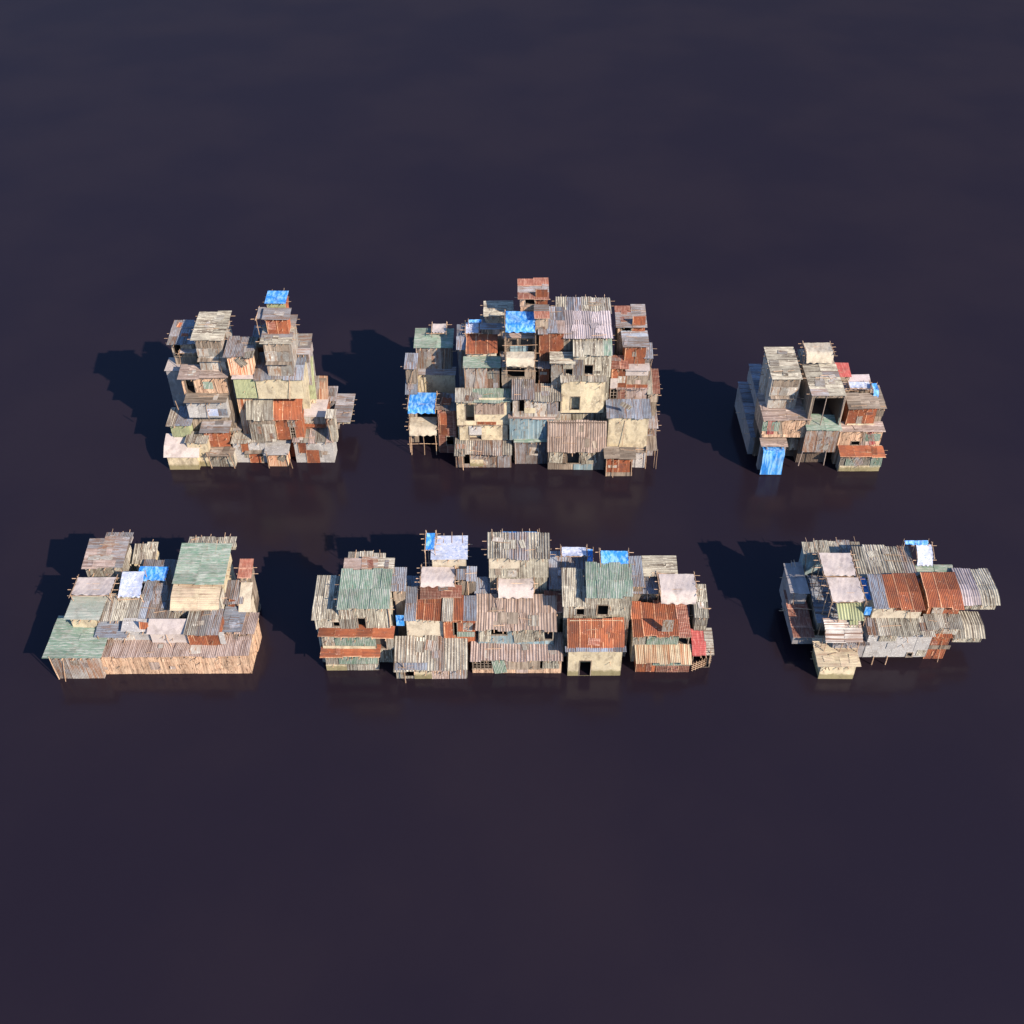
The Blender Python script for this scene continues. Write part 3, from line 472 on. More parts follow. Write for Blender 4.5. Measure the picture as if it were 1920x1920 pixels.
('S', 'stained concrete room with small dark doorway in upper middle pile', 'shacks of the upper middle pile', 7.366, 91.49, 5.92, 4.493, 0.719, 3.936, 'co', 'gp', 0.2, {'oh': 0.15}, [('D', -1.239, 0.332, -0.315, 1.973)]),
('S', 'cream sheet room with square window and green eave in upper middle pile', 'shacks of the upper middle pile', 8.217, 92.215, 9.876, 3.833, 2.175, 2.867, 'cs', 'cs|cs|gn', 0.5, {'oh': 0.25, 'drop': 0.3, 'ohs': 0.05, 'lo': 0.1}, [('W', -0.777, 0.247, 0.096, 1.437), ('P', 'g', -1.903, 0.035, -0.984, 2.129, 0)]),
('S', 'patched cream and grey room with low window in upper middle pile', 'shacks of the upper middle pile', 5.167, 92.134, 9.876, 2.3, 1.176, 1.835, 'gw', 'wg,cs', 0.3, {'rx': 'x', 'oh': 0.2, 'lo': 0.1}, [('W', 0.359, 0.229, 1.057, 1.054), ('P', 'cs', 0.126, 1.054, 0.895, 1.749, 0)]),
('S', 'brown plank fronted room under lilac striped roof in upper middle pile', 'shacks of the upper middle pile', 7.773, 94.041, 11.731, 4.908, 3.582, 1.858, 'cs', 'lg', 0.7, {'oh': 0.3, 'ohs': 0.05, 'p': 0.24, 'lo': 0.1}, [('P', 'wg', -2.454, 0.174, 0.193, 1.688, -3)]),
('S', 'loose cream roof sheets on poles at top in upper middle pile', 'shacks of the upper middle pile', 7.517, 98.001, 13.609, 5.54, 2.221, 0.464, 'wg', 'cs|gb|gp|cs|gp', 0.4, {'k': 1, 's': 1, 'oh': 0.2, 'p': 0.24, 'lo': 0.1}, []),
('S', 'rust-walled room below patched blue-grey roof in upper middle pile', 'shacks of the upper middle pile', 4.042, 93.844, 11.731, 2.431, 3.869, 2.483, 'r', 'g,ru|gb,pk', 0.5, {'oh': 0.3, 'ohs': 0.15, 'lo': 0.1}, []),
('S', 'narrow rust tower room below grey roof in upper middle pile', 'shacks of the upper middle pile', 3.331, 93.311, 8.118, 0.996, 1.422, 2.322, 'r', 'g', 0.3, {'oh': 0.3, 'lo': 0.1}, []),
('S', 'patched grey and rust roof room below topmost rust roof in upper middle pile', 'shacks of the upper middle pile', 3.017, 94.264, 13.915, 1.25, 1.721, 1.845, 'wg', 'g,rm', 0.3, {'rx': 'x', 'oh': 0.2}, []),
('S', 'topmost room with layered rust roof and slat front in upper middle pile', 'shacks of the upper middle pile', 2.185, 96.364, 15.78, 2.722, 2.458, 0.947, 'wp', 'rm,g', 0.7, {'rx': 'x', 'oh': 0.3, 'ohs': 0.2, 'lo': 0.1}, [('W', -0.816, 0.2, 0.152, 0.782), ('P', 'r', 0.259, 0.0, 1.41, 1.932, 0)]),
('S', 'rust-streaked grey wall room below green roof at left in upper middle pile', 'shacks of the upper middle pile', -3.129, 93.135, 7.654, 3.531, 1.138, 2.898, 'ru', 'gn', 0.3, {'rx': 'x', 'oh': 0.3, 'gf': 1, 'ohs': 0.15, 'lo': 0.1}, [('L', -1.829, -0.3, 3.054, -1.767, 0.019)]),
('S', 'cream room under curved rust roof in upper middle pile', 'shacks of the upper middle pile', -3.162, 94.578, 10.572, 3.029, 2.566, 0.931, 'cc', 'r', 0.4, {'oh': 0.3, 'drop': 0.3, 'ohs': 0.1, 'lo': 0.1}, []),
('S', 'rust and grey room behind stick scaffold in upper middle pile', 'shacks of the upper middle pile', 0.682, 93.379, 8.434, 3.546, 2.208, 1.962, 'wg', 'g,wg', 0.2, {'lo': 0.1}, [('P', 'r', 2.15, 0.18, 3.131, 1.786, 0), ('W', -1.167, 0.719, 0.643, 1.786)]),
('T', 'large bright blue tarp canopy near the top in upper middle pile', 'canopies of the upper middle pile', 0.839, 92.77, 11.503, 2.968, 3.37, 3.3, 'tb', 0.0, 0.5, {'cb': 1}),
('T', 'beige canvas canopy on stick scaffold at centre in upper middle pile', 'canopies of the upper middle pile', 0.831, 91.255, 10.552, 2.844, 1.517, 1.2, 'cc', 0.0, 0.8, {'cb': 1}),
('S', 'open timber gallery room below blue tarp in upper middle pile', 'shacks of the upper middle pile', 0.778, 95.093, 10.903, 3.191, 0.5, 1.882, 'wg', 'lw', 0.1, {'rx': 'x'}, [('W', -1.262, 0.702, -0.21, 1.744), ('W', 0.086, 0.176, 1.304, 1.744), ('P', 'bb', -0.964, 0.264, 0.846, 0.964, 0)]),
('S', 'cream slat roof room left of blue tarp in upper middle pile', 'shacks of the upper middle pile', -1.424, 97.783, 13.303, 2.838, 2.053, 0.603, 'wg', 'cs', 0.3, {'rx': 'x', 's': 1, 'lo': 0.1}, []),
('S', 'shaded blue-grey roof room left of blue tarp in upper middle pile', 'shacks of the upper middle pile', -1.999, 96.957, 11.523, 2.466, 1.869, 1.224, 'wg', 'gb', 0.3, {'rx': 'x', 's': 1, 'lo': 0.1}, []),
('T', 'small white plastic canopy on poles at left in upper middle pile', 'canopies of the upper middle pile', -4.187, 96.606, 11.503, 1.333, 1.932, 1.0, 'tw', 0.1, 0.0, {'cb': 1}),
('T', 'narrow blue tarp strip behind white plastic in upper middle pile', 'canopies of the upper middle pile', -3.9, 97.74, 11.503, 1.339, 0.335, 1.6, 'tb', 0.1, 0.0, {'cb': 0}),
('S', 'narrow shaded blue-grey roof room between wings in upper middle pile', 'shacks of the upper middle pile', -5.298, 95.514, 9.752, 0.791, 2.757, 1.595, 'g', 'gb', 0.8, {'drop': 0.2, 'lo': 0.1}, []),
('S', 'dark rust panelled stilt room of left wing in upper middle pile', 'shacks of the upper middle pile', -6.954, 92.261, 0.02, 1.865, 2.271, 5.788, 'rm', 'ru,g', 0.3, {}, [('P', 'r', -0.737, 2.481, -0.041, 5.23, 0), ('W', -0.108, 1.122, 0.635, 2.191)]),
('S', 'shaded concrete room of left wing in upper middle pile', 'shacks of the upper middle pile', -8.521, 97.177, 4.32, 4.539, 0.697, 2.73, 'co', 'g', 0.2, {'rx': 'x'}, [('P', 'cc', -1.408, 0.477, -1.202, 1.985, -3)]),
('S', 'green curved-roof room of left wing in upper middle pile', 'shacks of the upper middle pile', -8.416, 97.778, 7.07, 3.639, 2.619, 3.066, 'ru', 'gn', 0.4, {'oh': 0.3, 'ohs': 0.25, 'drop': 0.2, 'rx': 'x', 'gf': 1, 'lo': 0.1}, [('L', -1.852, -0.2, 3.153, -1.828, -0.187)]),
('T', 'tiny beige canvas canopy above green roof in upper middle pile', 'canopies of the upper middle pile', -7.868, 98.874, 10.136, 1.458, 1.705, 1.0, 'cv', 0.1, 0.0, {'cb': 1}),
('S', 'small shaded lean-to room at far left in upper middle pile', 'shacks of the upper middle pile', -10.72, 95.088, 7.308, 1.076, 1.755, 1.818, 'wg', 'gb', 0.6, {'oh': 0.2, 'lo': 0.1}, []),
('S', 'lower shaded blue roof room at far left in upper middle pile', 'shacks of the upper middle pile', -10.756, 94.088, 5.008, 1.006, 1.618, 1.677, 'wg', 'gb', 0.4, {'lo': 0.143}, []),
('T', 'bright blue tarp canopy low on left wing in upper middle pile', 'canopies of the upper middle pile', -9.501, 90.986, 5.808, 2.8, 3.162, 0.3, 'tb', 0.0, 0.5, {'cb': 1}),
('T', 'beige canvas canopy on stilts below blue tarp in upper middle pile', 'canopies of the upper middle pile', -9.553, 91.726, 0.0, 2.901, 2.294, 2.7, 'cc', 0.0, 0.8, {'cb': 1, 'leg': 1}),
('S', 'pinkish striped room above blue-grey roof in upper middle pile', 'shacks of the upper middle pile', 12.596, 92.817, 6.312, 3.122, 0.941, 1.773, 'pk', 'pk', 0.1, {'lo': 0.1}, []),
('S', 'plank room with canvas ledge above pinkish wall in upper middle pile', 'shacks of the upper middle pile', 12.996, 92.841, 8.104, 2.227, 0.615, 2.319, 'wg', 'cv', 0.1, {'oh': 0.3}, [('P', 'r', -1.049, 0.036, 1.159, 0.469, 0), ('P', 'cv', -1.166, 1.577, 1.081, 2.249, 0)]),
('S', 'deep orange rust wall room at right in upper middle pile', 'shacks of the upper middle pile', 11.113, 92.817, 6.312, 1.587, 1.289, 4.268, 'r', 'rm', 0.5, {'lo': 0.1}, [('G', -0.731, 0.129, -0.089, 1.628), ('P', 'cv', -0.808, 1.773, -0.129, 3.029, 0)]),
('S', 'rust tower room of right wing in upper middle pile', 'shacks of the upper middle pile', 12.719, 93.582, 10.443, 2.088, 2.037, 2.33, 'r', 'g,gb', 0.3, {'rx': 'x', 'oh': 0.25, 'ohs': 0.3, 'lo': 0.1}, []),
('S', 'layered rust roof room topping right wing in upper middle pile', 'shacks of the upper middle pile', 12.367, 95.857, 12.794, 2.746, 2.677, 0.979, 'wp', 'rm,g', 0.7, {'rx': 'x', 'oh': 0.3, 'ohs': 0.2, 'lo': 0.1}, [('W', -0.951, 0.345, -0.012, 0.911), ('P', 'r', 0.128, 0.052, 1.383, 2.133, 0)]),
('S', 'maroon and cream curved sheet lean-to at far right in upper middle pile', 'shacks of the upper middle pile', 14.892, 92.871, 6.312, 1.022, 2.257, 1.283, 'wg', 'cs|rm', 1.0, {'drop': 0.4, 's': 1, 'lo': 0.1}, []),
('S', 'grey rounded side room at far right lower level in upper middle pile', 'shacks of the upper middle pile', 14.882, 91.675, 2.16, 1.052, 3.728, 1.815, 'g', 'gp,g', 0.6, {'drop': 0.4, 's': 1, 'lo': 0.1}, []),
('S', 'pale grey stepped back room at right edge in upper middle pile', 'shacks of the upper middle pile', 14.136, 93.879, 8.104, 0.68, 1.452, 3.204, 'g', 'g,gb', 0.5, {'s': 1, 'lo': 0.1}, []),
('S', 'front right room with green patches below rust awning in upper right block', 'shacks of the upper right block', 37.008, 89.023, 0.02, 4.278, 0.884, 2.204, 'gp', 'r', 0.3, {'rx': 'x', 'oh': 0.4, 'ohs': 0.2, 's': 1}, [('P', 'gn', -1.549, 0.772, -0.624, 1.712, 0), ('P', 'g', -0.773, 0.772, 0.13, 2.111, -25), ('P', 'gn', 1.138, 0.57, 2.254, 1.845, -4), ('P', 'co', -2.05, 0.027, 2.171, 0.772, 0)]),
('S', 'peach plank room above rust awning in upper right block', 'shacks of the upper right block', 36.812, 90.191, 2.244, 4.49, 1.051, 2.233, 'wp', 'lw', 0.15, {'rx': 'x', 'oh': 0.2, 'ohs': 0.15, 'lo': 0.1}, [('P', 'gn', 0.466, 0.926, 2.051, 1.908, 0), ('P', 'rw', 0.921, 0.398, 1.472, 2.129, -20), ('P', 'wg', 0.364, 0.066, 0.543, 2.233, -8), ('P', 'wp', -2.086, -0.027, 2.439, 0.372, 0), ('W', -0.792, 0.398, 0.048, 0.861)]),
('S', 'rust-fronted shack with dark grey slat roof in upper right block', 'shacks of the upper right block', 36.691, 91.061, 4.497, 2.889, 1.63, 2.434, 'r', 'wg', 0.4, {'rx': 'x', 'oh': 0.4, 'ohs': 0.2, 'lo': 0.1}, [('P', 'cc', -1.459, 2.282, 1.411, 2.535, 0), ('P', 'co', -1.289, -0.0, 1.544, 0.324, 0)]),
('S', 'grey rust-streaked room raised on stilts at centre in upper right block', 'shacks of the upper right block', 32.388, 89.254, 2.42, 3.407, 1.641, 3.058, 'ru', 'gn', 0.4, {'rx': 'x', 'oh': 0.2, 'gf': 1, 'ohs': 0.1, 'fl': 1}, [('L', -1.685, -0.1, 0.142, -1.815, -1.824), ('L', 0.798, -0.1, 0.142, 0.859, -1.729)]),
('S', 'peach plank room with red board and green panels in upper right block', 'shacks of the upper right block', 28.557, 89.714, 4.02, 4.752, 3.956, 2.248, 'wp', 'lw', 0.4, {'lm': 'dk', 'rx': 'x', 'oh': 0.2, 'ohs': 0.1, 'lo': 1.986}, [('P', 'gn', -2.42, 0.803, -0.751, 2.02, 0), ('P', 'rw', -1.881, 0.39, -1.234, 2.21, -3), ('P', 'wg', -0.756, -0.0, -0.391, 2.236, -14), ('P', 'wp', -2.285, -0.0, 2.494, 0.39, 0)]),
('S', 'striped black and cream screen room under planks in upper right block', 'shacks of the upper right block', 30.451, 91.063, 1.32, 1.662, 0.5, 1.668, 'cs', 'wg', 0.1, {'fl': 1}, [('P', 'wg', -0.134, 0.067, 0.027, 1.602, -12), ('P', 'wg', 0.349, 0.067, 0.509, 1.602, -12)]),
('S', 'lilac front room behind hanging blue tarp in upper right block', 'shacks of the upper right block', 27.601, 89.318, 0.02, 2.551, 0.713, 3.275, 'cl', 'lw', 0.1, {'rx': 'x', 'oh': 0.4, 'ohs': 0.1}, []),
('T', 'bright blue tarp hanging down to the water in upper right block', 'canopies of the upper right block', 27.503, 88.238, 0.0, 2.235, 1.411, 0.15, 'tb', 0.05, 2.9, {'cb': 0, 'st': 1}),
('S', 'grey tower with cream slat roof in upper right block', 'shacks of the upper right block', 28.183, 91.402, 6.288, 2.863, 4.851, 3.944, 'gw', 'cs,cs,g', 0.5, {'rx': 'x', 'oh': 0.2, 'ohs': 0.1, 's': 1, 'lo': 1.969}, [('P', 'wg', -1.289, 2.954, 1.283, 3.908, 0), ('P', 'gw', -1.309, 1.914, 1.299, 2.88, 0), ('A', 'wg', -1.316, 1.79, 1.229)]),
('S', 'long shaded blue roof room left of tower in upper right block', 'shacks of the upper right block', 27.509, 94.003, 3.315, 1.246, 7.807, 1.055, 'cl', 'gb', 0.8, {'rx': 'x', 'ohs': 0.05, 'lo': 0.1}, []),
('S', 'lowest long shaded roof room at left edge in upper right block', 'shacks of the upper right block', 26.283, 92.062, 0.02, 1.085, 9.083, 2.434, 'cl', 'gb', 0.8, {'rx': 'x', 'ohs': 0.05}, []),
('S', 'open dark room framed by two white posts in upper right block', 'shacks of the upper right block', 32.24, 89.67, 5.498, 3.265, 4.619, 3.875, 'wg', 'g,cs,cs', 0.5, {'lm': 'dk', 'rx': 'x', 'oh': 0.1, 'ohs': 0.1, 's': 1, 'lo': 0.926}, [('D', -1.353, 0.064, 1.786, 3.508), ('L', -0.161, -0.1, 3.821, -0.17, 0.097), ('L', 1.651, -0.1, 3.821, 1.735, 0.097)]),
('S', 'brown box room below beige canvas canopy in upper right block', 'shacks of the upper right block', 32.31, 94.92, 8.873, 3.171, 2.553, 0.684, 'wg', 'wg', 0.2, {'lo': 0.1}, []),
('T', 'beige canvas canopy topping the block in upper right block', 'canopies of the upper right block', 32.091, 94.081, 9.373, 2.766, 2.363, 1.0, 'cc', 0.0, 1.0, {'cb': 1}),
('S', 'small red roof room behind in upper right block', 'shacks of the upper right block', 35.239, 94.872, 7.773, 1.277, 1.528, 0.479, 'wg', 'rd', 0.4, {'rx': 'x', 'oh': 0.1, 'lo': 0.1}, []),
('S', 'lilac roof room behind dark slat roof in upper right block', 'shacks of the upper right block', 36.817, 94.551, 6.331, 2.674, 1.211, 0.767, 'wg', 'lg', 0.5, {'rx': 'x', 'drop': 0.2, 'lo': 0.1}, []),
('T', 'pale plastic sheet on sticks at right in upper right block', 'canopies of the upper right block', 36.844, 93.522, 6.931, 2.219, 0.879, 0.7, 'tw', 0.2, 0.0, {'cb': 1}),
('T', 'blue tarp hanging at right edge in upper right block', 'canopies of the upper right block', 38.235, 92.349, 6.931, 0.547, 1.463, 0.0, 'tb', 0.1, 1.0, {'cb': 0}),
('S', 'slatted right flank lean-to room in upper right block', 'shacks of the upper right block', 39.273, 92.89, 4.497, 0.855, 3.258, 1.038, 'wg', 'wg', 0.5, {'rx': 'x', 'lo': 0.1}, []),
('S', 'lowest left room with green and cream panels in lower middle block', 'shacks of the lower middle block', -13.802, 61.087, 0.02, 4.447, 0.5, 2.245, 'gp', 'r', 0.1, {'rx': 'x', 'oh': 0.5, 'ohs': 0.3, 'gf': 1}, [('P', 'gn', -1.066, 0.838, 2.166, 2.104, 0), ('P', 'co', -2.229, 0.029, -0.534, 0.78, 0), ('P', 'gp', -0.534, 0.029, 2.183, 0.78, 0)]),
('S', 'middle left room with green panel and dark opening in lower middle block', 'shacks of the lower middle block', -13.152, 61.451, 2.285, 6.041, 0.5, 1.984, 'gp', 'r', 0.1, {'rx': 'x', 'oh': 0.5, 'ohs': 0.15, 'gf': 1}, [('P', 'gn', -1.883, 0.491, 1.521, 1.875, 0), ('P', 'co', -2.985, 0.028, 1.442, 0.449, 0), ('W', 1.585, 0.07, 2.429, 1.38)]),
('S', 'cream striped side roof room at left corner in lower middle block', 'shacks of the lower middle block', -15.5, 61.881, 4.289, 2.204, 3.708, 1.609, 'gp', 'cs', 0.7, {'oh': 0.3, 'ohs': 0.15, 'drop': 0.3, 'lo': 0.1}, [('P', 'cc', 0.168, 0.964, 0.841, 1.555, 0), ('W', 0.428, 0.368, 0.934, 0.91)]),
('S', 'cream room with square window under green roof in lower middle block', 'shacks of the lower middle block', -12.359, 61.881, 4.289, 4.081, 3.413, 2.814, 'cs', 'gn', 0.7, {'oh': 0.3, 'ohs': 0.1, 's': 1, 'lo': 0.1}, [('W', -0.629, 0.096, 0.008, 1.341), ('P', 'gp', -2.104, 0.027, -0.908, 2.643, 0), ('L', 2.024, -0.15, 2.862, 2.065, 0.323)]),
('S', 'patched brown roof room behind green roof in lower middle block', 'shacks of the lower middle block', -12.262, 65.69, 7.123, 4.032, 0.784, 0.46, 'wg', 'rm,pk|ru,pk|gp', 0.4, {'rx': 'x'}, []),
('S', 'small striped grey roof at back left in lower middle block', 'shacks of the lower middle block', -12.539, 66.773, 7.284, 2.94, 0.518, 0.421, 'wg', 'gp', 0.2, {'k': 1}, []),
('S', 'shaded blue striped roof right of green roof in lower middle block', 'shacks of the lower middle block', -9.63, 64.115, 5.469, 0.949, 1.733, 1.335, 'wg', 'gb', 0.8, {'lo': 0.1}, []),
('S', 'room with wide striped grey and rust roof in lower middle block', 'shacks of the lower middle block', -6.908, 60.143, 0.02, 6.003, 1.913, 1.708, 'gp', 'gp|gp,gb|gp|ru|gp|gb,gp', 1.2, {'rp': [('gb', 0.02, 0.0, 0.45, 0.2)], 'oh': 0.6, 'ohs': 0.1, 'p': 0.26}, [('D', -2.269, 0.304, -1.462, 1.708), ('P', 'co', -1.453, 0.015, 0.009, 0.895, 0), ('P', 'g', 1.605, -0.335, 2.942, 1.253, 0), ('P', 'pk', 0.037, -0.044, 1.468, 1.324, 0), ('L', -2.3, -0.5, 2.5, -2.228, -0.288)]),
('S', 'beige canvas fronted room under rust roof in lower middle block', 'shacks of the lower middle block', -7.405, 62.333, 2.628, 3.133, 2.841, 2.64, 'cc', 'gb|r|r', 0.6, {'oh': 0.3, 'ohs': 0.1, 'lo': 0.1}, [('P', 'tb', -2.378, 1.689, -1.785, 2.976, 0)]),
('S', 'deep rust walled room with narrow doorway in lower middle block', 'shacks of the lower middle block', -4.46, 62.075, 2.628, 2.67, 2.003, 2.747, 'r', 'gp|r|gb,r', 0.4, {'oh': 0.3, 'ohs': 0.1, 'lo': 0.1}, [('D', -0.476, 0.725, -0.221, 2.369), ('P', 'r', -1.08, 2.369, 0.516, 2.747, 0), ('P', 'gn', -0.196, 0.586, 1.229, 1.208, 0)]),
('S', 'curved brown-red sheet roof behind canvas fronted room in lower middle block', 'shacks of the lower middle block', -6.081, 64.216, 5.368, 3.24, 0.846, 0.511, 'rm', 'rm', 0.3, {'rx': 'x', 'oh': 0.1}, []),
('T', 'beige canvas canopy on poles above rust roofs in lower middle block', 'canopies of the lower middle block', -6.346, 64.359, 5.268, 2.856, 2.052, 1.6, 'cv', 0.0, 0.4, {'cb': 1}),
('S', 'beige canvas-walled room below white plastic roof in lower middle block', 'shacks of the lower middle block', -5.428, 66.604, 7.02, 2.858, 1.99, 1.077, 'cc', 'tw', 0.5, {'lm': 'wg', 'oh': 0.1, 'k': 1, 's': 1, 'lo': 0.1}, []),
('T', 'narrow blue tarp beside white plastic roof in lower middle block', 'canopies of the lower middle block', -7.041, 66.864, 5.268, 0.714, 1.815, 3.6, 'tb', 0.3, 0.0, {'cb': 1}),
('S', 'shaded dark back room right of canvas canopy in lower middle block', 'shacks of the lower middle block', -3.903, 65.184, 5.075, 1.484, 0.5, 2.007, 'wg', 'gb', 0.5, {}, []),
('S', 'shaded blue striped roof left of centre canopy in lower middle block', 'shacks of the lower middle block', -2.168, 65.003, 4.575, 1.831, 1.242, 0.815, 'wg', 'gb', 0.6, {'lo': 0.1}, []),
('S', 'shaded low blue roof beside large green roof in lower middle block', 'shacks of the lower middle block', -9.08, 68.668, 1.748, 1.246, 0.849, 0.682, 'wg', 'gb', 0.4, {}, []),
('S', 'low wide room with lattice window and plank panels in lower middle block', 'shacks of the lower middle block', 0.415, 60.736, 0.02, 7.657, 1.899, 2.125, 'wp', 'pk', 0.5, {'oh': 0.45, 'ohs': 0.1, 'p': 0.26}, [('G', -3.757, 0.589, -2.151, 1.846), ('P', 'wg', -0.694, 0.51, 1.953, 2.032, 0), ('P', 'gn', -2.041, 0.032, -1.01, 2.032, -10), ('P', 'cs', 2.245, 0.652, 3.63, 2.079, 0), ('W', 1.964, 0.589, 2.26, 1.846)]),
('S', 'room under wide brown hipped roof with blue boards in lower middle block', 'shacks of the lower middle block', 0.344, 61.831, 2.545, 6.412, 2.574, 2.097, 'bb', 'ps', 1.0, {'rp': [('wg', 0.28, 0.16, 0.52, 0.48), ('wg', 0.2, 0.5, 0.33, 0.62), ('gp', 0.66, 0.1, 0.78, 0.4)], 'oh': 0.4, 'ohs': 0.2, 'p': 0.26, 'lo': 0.505}, [('W', -2.566, 1.117, -0.808, 1.947), ('P', 'cs', -0.183, 0.308, 2.369, 2.067, -6), ('W', 2.406, 0.584, 3.113, 1.947), ('P', 'cs', -3.151, 0.277, -2.161, 2.097, 3)]),
('S', 'plain concrete room with tall dark doorway in lower middle block', 'shacks of the lower middle block', 7.07, 60.446, 0.02, 4.55, 1.537, 3.583, 'co', 'r', 1.7, {'oh': 0.15, 'ohs': 0.1}, [('D', -1.256, 0.0, -0.331, 1.892), ('A', 'gb', -2.566, 3.674, 2.511)]),
('S', 'cream side room with small window on concrete house in lower middle block', 'shacks of the lower middle block', 5.365, 62.576, 4.803, 1.983, 2.915, 1.945, 'gp', 'cs', 0.8, {'oh': 0.2, 'drop': 0.2, 'lo': 0.1}, [('P', 'cc', -0.046, 1.317, 0.674, 1.945, 0), ('W', 0.102, 0.521, 0.785, 1.259)]),
('S', 'cream sheet room with window beside small side room in lower middle block', 'shacks of the lower middle block', 8.15, 62.576, 4.803, 3.736, 2.847, 2.911, 'cs', 'gn', 0.7, {'oh': 0.25, 'ohs': 0.05, 's': 1, 'side': 'ru', 'lo': 0.1}, [('W', -0.9, 0.521, -0.042, 1.654), ('L', -0.997, -0.1, 1.828, -1.036, 0.58), ('P', 'gp', -2.019, 0.03, -0.989, 2.739, 0)]),
('S', 'rust panelled front room below cream striped awning roof in lower middle block', 'shacks of the lower middle block', 12.991, 60.875, 0.02, 4.557, 1.031, 1.612, 'r', 'ys', 0.6, {'oh': 0.4, 'ohs': 0.1}, [('P', 'gn', -0.836, 0.874, 2.373, 1.534, 0), ('P', 'rm', -0.506, 0.016, 2.297, 0.874, 0)]),
('S', 'room under broad rust roof with green wall panel in lower middle block', 'shacks of the lower middle block', 12.778, 61.969, 2.132, 4.816, 2.904, 1.489, 'gp', 'r|r|r|rm', 0.7, {'rx': 'y', 'oh': 0.3, 'ohs': 0.05, 'gf': 1, 'lo': 0.1}, [('P', 'gn', -1.179, 0.232, 1.465, 1.231, 0), ('W', 1.469, 0.078, 2.333, 1.002), ('P', 'gw', -0.004, 1.838, 0.845, 3.259, 0)]),
('S', 'red-roofed open porch at right end in lower middle block', 'shacks of the lower middle block', 16.403, 61.392, 0.02, 1.587, 1.777, 2.017, 'wg', 'rd|rd|gp', 0.5, {'rx': 'x', 'oh': 0.3, 'ohs': 0.1, 'drop': 0.35}, [('D', -0.733, 0.032, 0.7, 1.893), ('L', 0.612, -0.2, 2.27, 0.644, 0.704)]),
('F', 'bamboo trellis fence beside red-roofed porch in lower middle block', 15.662, 60.92, 17.226, 61.691, 1.0),
('S', 'pale green-roofed tall narrow room at right edge in lower middle block', 'shacks of the lower middle block', 16.288, 63.181, 2.632, 0.981, 2.888, 1.797, 'gp', 'cs', 0.8, {'oh': 0.1, 'ohs': 0.1, 'lo': 0.1}, []),
('T', 'beige canvas canopy on poles above broad rust roof in lower middle block', 'canopies of the lower middle block', 14.314, 64.038, 3.621, 3.047, 2.775, 1.5, 'cv', 0.0, 0.9, {'cb': 1}),
('T', 'beige canvas canopy on poles at block centre in lower middle block', 'canopies of the lower middle block', 0.328, 63.958, 4.643, 3.006, 2.733, 1.3, 'cv', 0.0, 0.9, {'cb': 1}),
('S', 'cream slat roof room behind right canvas canopy in lower middle block', 'shacks of the lower middle block', 13.004, 67.183, 4.921, 2.745, 1.447, 0.865, 'wg', 'cs', 0.5, {'rx': 'x', 'lo': 0.1}, []),
('S', 'tall back room with loose cream roof sheets in lower middle block', 'shacks of the lower middle block', 0.576, 65.392, 7.02, 4.988, 2.31, 2.427, 'cs', 'cs|gp|g|cs|gp', 0.4, {'k': 1, 's': 1, 'oh': 0.3, 'p': 0.24, 'lo': 0.1}, [('P', 'cc', -2.487, 1.11, 0.019, 2.385, 0)]),
('T', 'blue tarp peeking above loose cream sheets in lower middle block', 'canopies of the lower middle block', 0.613, 67.711, 9.447, 3.039, 0.3, 0.35, 'tb', 0.1, 0.0, {'cb': 0}),
('S', 'shaded blue striped roof left of right green roof in lower middle block', 'shacks of the lower middle block', 4.888, 65.281, 4.843, 3.05, 3.332, 1.188, 'wg', 'gb', 0.8, {'lo': 0.1}, []),
('S', 'small maroon sheet roof beside cream side room in lower middle block', 'shacks of the lower middle block', 3.595, 63.311, 4.143, 1.31, 1.741, 0.87, 'wg', 'rm', 0.4, {'rx': 'x', 'lo': 0.794}, []),
('T', 'white plastic canopy on posts at back in lower middle block', 'canopies of the lower middle block', 5.418, 67.4, 6.031, 2.123, 1.025, 1.6, 'tw', 0.1, 0.0, {'cb': 1}),
('T', 'narrow blue tarp next to white plastic in lower middle block', 'canopies of the lower middle block', 6.79, 67.113, 6.031, 0.51, 1.292, 1.2, 'tb', 0.3, 0.0, {'cb': 0}),
('T', 'bright blue tarp canopy behind right green roof in lower middle block', 'canopies of the lower middle block', 8.745, 65.484, 7.714, 2.316, 1.284, 0.7, 'tb', 0.2, 0.2, {'cb': 1}),
('S', 'shaded blue roof right of right green roof in lower middle block', 'shacks of the lower middle block', 10.786, 65.603, 4.821, 0.956, 2.399, 1.189, 'wg', 'gb', 0.8, {'lo': 0.1}, []),
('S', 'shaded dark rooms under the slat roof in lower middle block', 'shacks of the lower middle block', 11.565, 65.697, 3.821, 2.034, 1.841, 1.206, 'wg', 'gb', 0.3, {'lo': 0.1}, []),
('S', 'front concrete room under long cream plank roof in lower right block', 'shacks of the lower right block', 27.858, 60.086, 0.02, 2.892, 2.677, 1.684, 'co', 'cp', 0.4, {'rx': 'x', 'oh': 0.2, 'ohs': 0.35, 'sb': 1}, []),
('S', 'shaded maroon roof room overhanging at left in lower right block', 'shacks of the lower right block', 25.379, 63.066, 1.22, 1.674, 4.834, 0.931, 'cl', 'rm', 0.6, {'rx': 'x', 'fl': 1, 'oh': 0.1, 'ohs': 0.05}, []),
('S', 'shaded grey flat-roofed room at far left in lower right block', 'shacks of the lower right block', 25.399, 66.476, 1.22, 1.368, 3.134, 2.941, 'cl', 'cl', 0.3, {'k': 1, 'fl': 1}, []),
('S', 'shaded blue slat roof room beside maroon roof in lower right block', 'shacks of the lower right block', 27.769, 64.15, 1.724, 1.963, 4.548, 1.135, 'wg', 'gb', 0.8, {'rx': 'x', 'lo': 0.1}, []),
